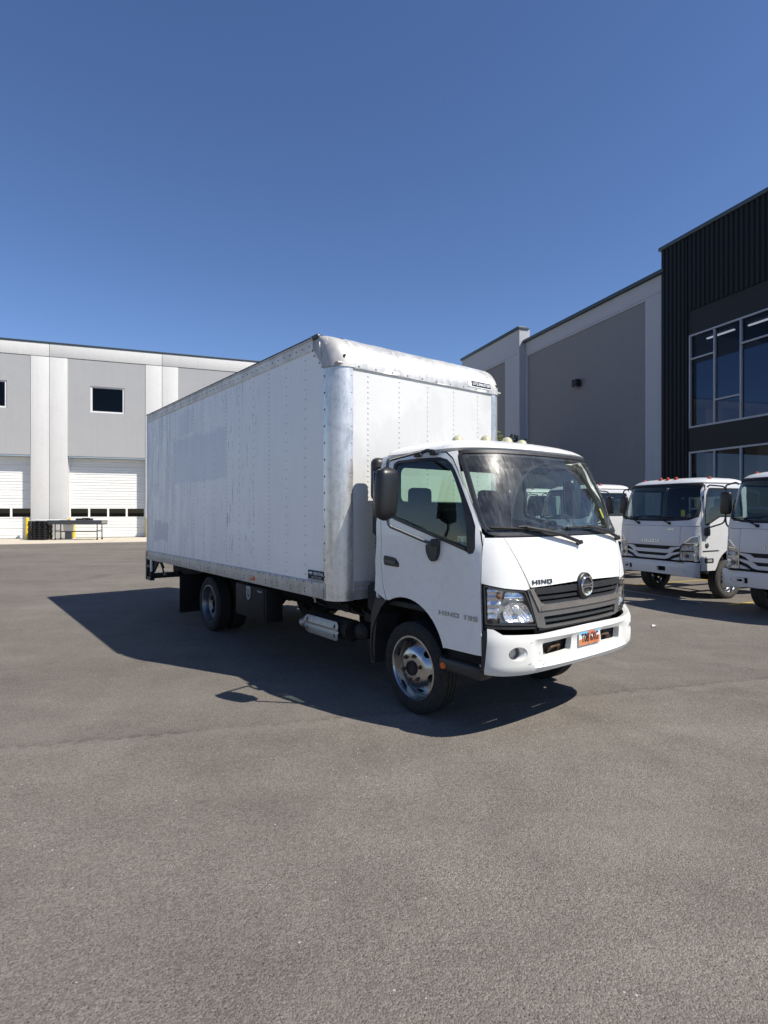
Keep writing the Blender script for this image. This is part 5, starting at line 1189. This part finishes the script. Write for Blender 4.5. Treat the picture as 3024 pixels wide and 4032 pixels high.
vise = on_left('tool_case', 1.2, -2.15, 1.24, rad(-17)); tag(vise, 'black tool case lying on the steel work table', 'tool case')
B('case', (0, 0, .055), (.95, .34, .10), 'black', vise, .02); B('case_lid', (.1, 0, .13), (.36, .26, .05), 'black', vise, .01); B('latch', (.05, -.175, .06), (.05, .012, .05), 'satin', vise, .002)
twl = on_left('glove_pair', .32, -2.05, 1.24); tag(twl, 'small yellow bundle on the left end of the steel work table', 'gloves')
MB().box((0, 0, .05), (.16, .12, .09), .035, 3).build('glove', 'yellow', twl); MB().box((.07, .05, .09), (.10, .08, .06), .025, 3, Matrix.Rotation(.5, 3, 'Z')).build('glove', 'yellow', twl)
for k in range(8):
    p = on_left('plastic_pallet', -1.33 + .02 * (k % 2), -1.75, .02 + .148 * k, rad(-15 + (k % 3)))
    tag(p, ('bottom', 'second lowest', 'third lowest', 'fourth lowest', 'fourth highest', 'third highest', 'second highest', 'topmost')[k] + ' black plastic pallet in the stack beside the work table', 'pallet', 'stacked black plastic pallets')
    B('deck', (0, 0, .125), (1.05, .95, .03), 'black', p, .004); B('bottom_deck', (0, 0, .012), (1.05, .95, .02), 'black', p, .004)
    for x in (-.46, -.15, .15, .46):
        for y in (-.40, 0, .40): B('foot', (x, y, .066), (.12, .12, .09), 'black', p, .004)
sht = on_left('white_sheet', -1.15, -1.6, 1.22, rad(-15)); tag(sht, 'stack of white sheets lying on the black pallets', 'sheets')
B('sheet', (.2, 0, .02), (1.75, .9, .035), 'p_white', sht, .005); B('sheet', (.3, .04, .055), (1.6, .85, .03), 'p_white', sht, .005)
lean = on_left('leaning_board', -2.0, -.75, .02); tag(lean, 'white board leaning beside the black pallet stack', 'board')
B('board', (.10, .2, .62), (.05, .8, 1.25), 'p_white', lean, .004, Matrix.Rotation(rad(9), 3, 'Y')); B('board_edge', (.17, .2, .62), (.02, .7, 1.15), 'joint', lean, 0, Matrix.Rotation(rad(9), 3, 'Y'))
bkt = on_left('storage_bin', .12, -.9, .5); tag(bkt, 'grey plastic bin under the left end of the work table', 'bin')
MB().prism([(-.30, -.22), (.30, -.22), (.30, .22), (-.30, .22)], lambda u, v, t: Vector((u * (.85 + .3 * t), v * (.85 + .3 * t), t)), 0, .45).build('bin_body', 'satin', bkt); B('bin_rim', (0, 0, .45), (.62, .46, .03), 'satin', bkt, .005); B('bin_stand', (0, 0, -.24), (.4, .3, .47), 'gunmetal', bkt, 0)

# ------------------------------------------------------------------ trees
def tree(name, loc, h, cr, label, seed, n=2600, leafs=.16, cz=.62):
    rg = random.Random(seed); T = empty(name, loc); tag(T, label, 'tree', 'trees around the yard')
    t = MB().tube([(0, 0, 0), (.05, .03, h * .3), (.0, .06, h * .55), (.1, 0, h * .8)], [.16, .15, .14, .13, .12, .11, .10, .09, .08, .06, .05, .04], 8)
    clumps = []
    for i in range(16):
        a = rg.uniform(0, 2 * pi); z = h * rg.uniform(.45, .93); r = cr * rg.uniform(.3, 1) * (1 - abs(z / h - cz) * 1.1)
        p = Vector((r * cos(a), r * sin(a), z)); clumps.append((p, cr * rg.uniform(.28, .5)))
        t.tube([(0.02, .03, h * rg.uniform(.3, .6)), p * .5 + Vector((0, 0, h * .25)), p], [.05] * 6 + [.015], 6)
    t.build('trunk', 'bark', T); lv = MB()
    for _ in range(n):
        p, r = rg.choice(clumps); d = Vector((rg.gauss(0, 1), rg.gauss(0, 1), rg.gauss(0, .8))).normalized() * r * rg.random() ** .4
        q = p + d; u = Vector((rg.gauss(0, 1), rg.gauss(0, 1), rg.gauss(0, 1))).normalized(); w = u.orthogonal().normalized(); s_ = leafs * rg.uniform(.5, 1.1)
        lv.add([q - u * s_, q + w * s_ * .45, q + u * s_, q - w * s_ * .45], [(0, 1, 2, 3)])
    me = bpy.data.meshes.new('leaves'); me.from_pydata(lv.v, [], lv.f); link('crown', me, 'leaf', T)
tree('young_tree', (6.15, 31.5, 0), 6.3, 1.7, 'leafy green tree peeking between cargo box and cab roof', 4, 6500, .13)
# building across the yard (seen only in reflections)
ob = empty('opposite_warehouse', (-30, -14, 0), rad(112)); tag(ob, 'pale warehouse across the yard, seen only in window reflections', 'warehouse')
B('wall', (0, 8, 5), (26, .5, 10), 'wall_white', ob, 0); B('wall_panel', (3, 7.72, 5.2), (7, .1, 7), 'wall_grey', ob, 0); B('wall_panel', (-7, 7.72, 5.2), (7, .1, 7), 'wall_grey', ob, 0); B('roof', (0, 14, 9.8), (26, 12, .3), 'wall_grey', ob, 0)
# a scrap of paper on the asphalt
sc2 = MB().add([(0, 0, .01), (.07, .02, .03), (.11, .06, .012), (.03, .07, .035)], [(0, 1, 3), (1, 2, 3)]).build('paper_scrap', 'p_white'); sc2.location = (4.1, 8.65, 0); tag(sc2, 'small crumpled white scrap lying on the asphalt right of the bumper', 'litter')
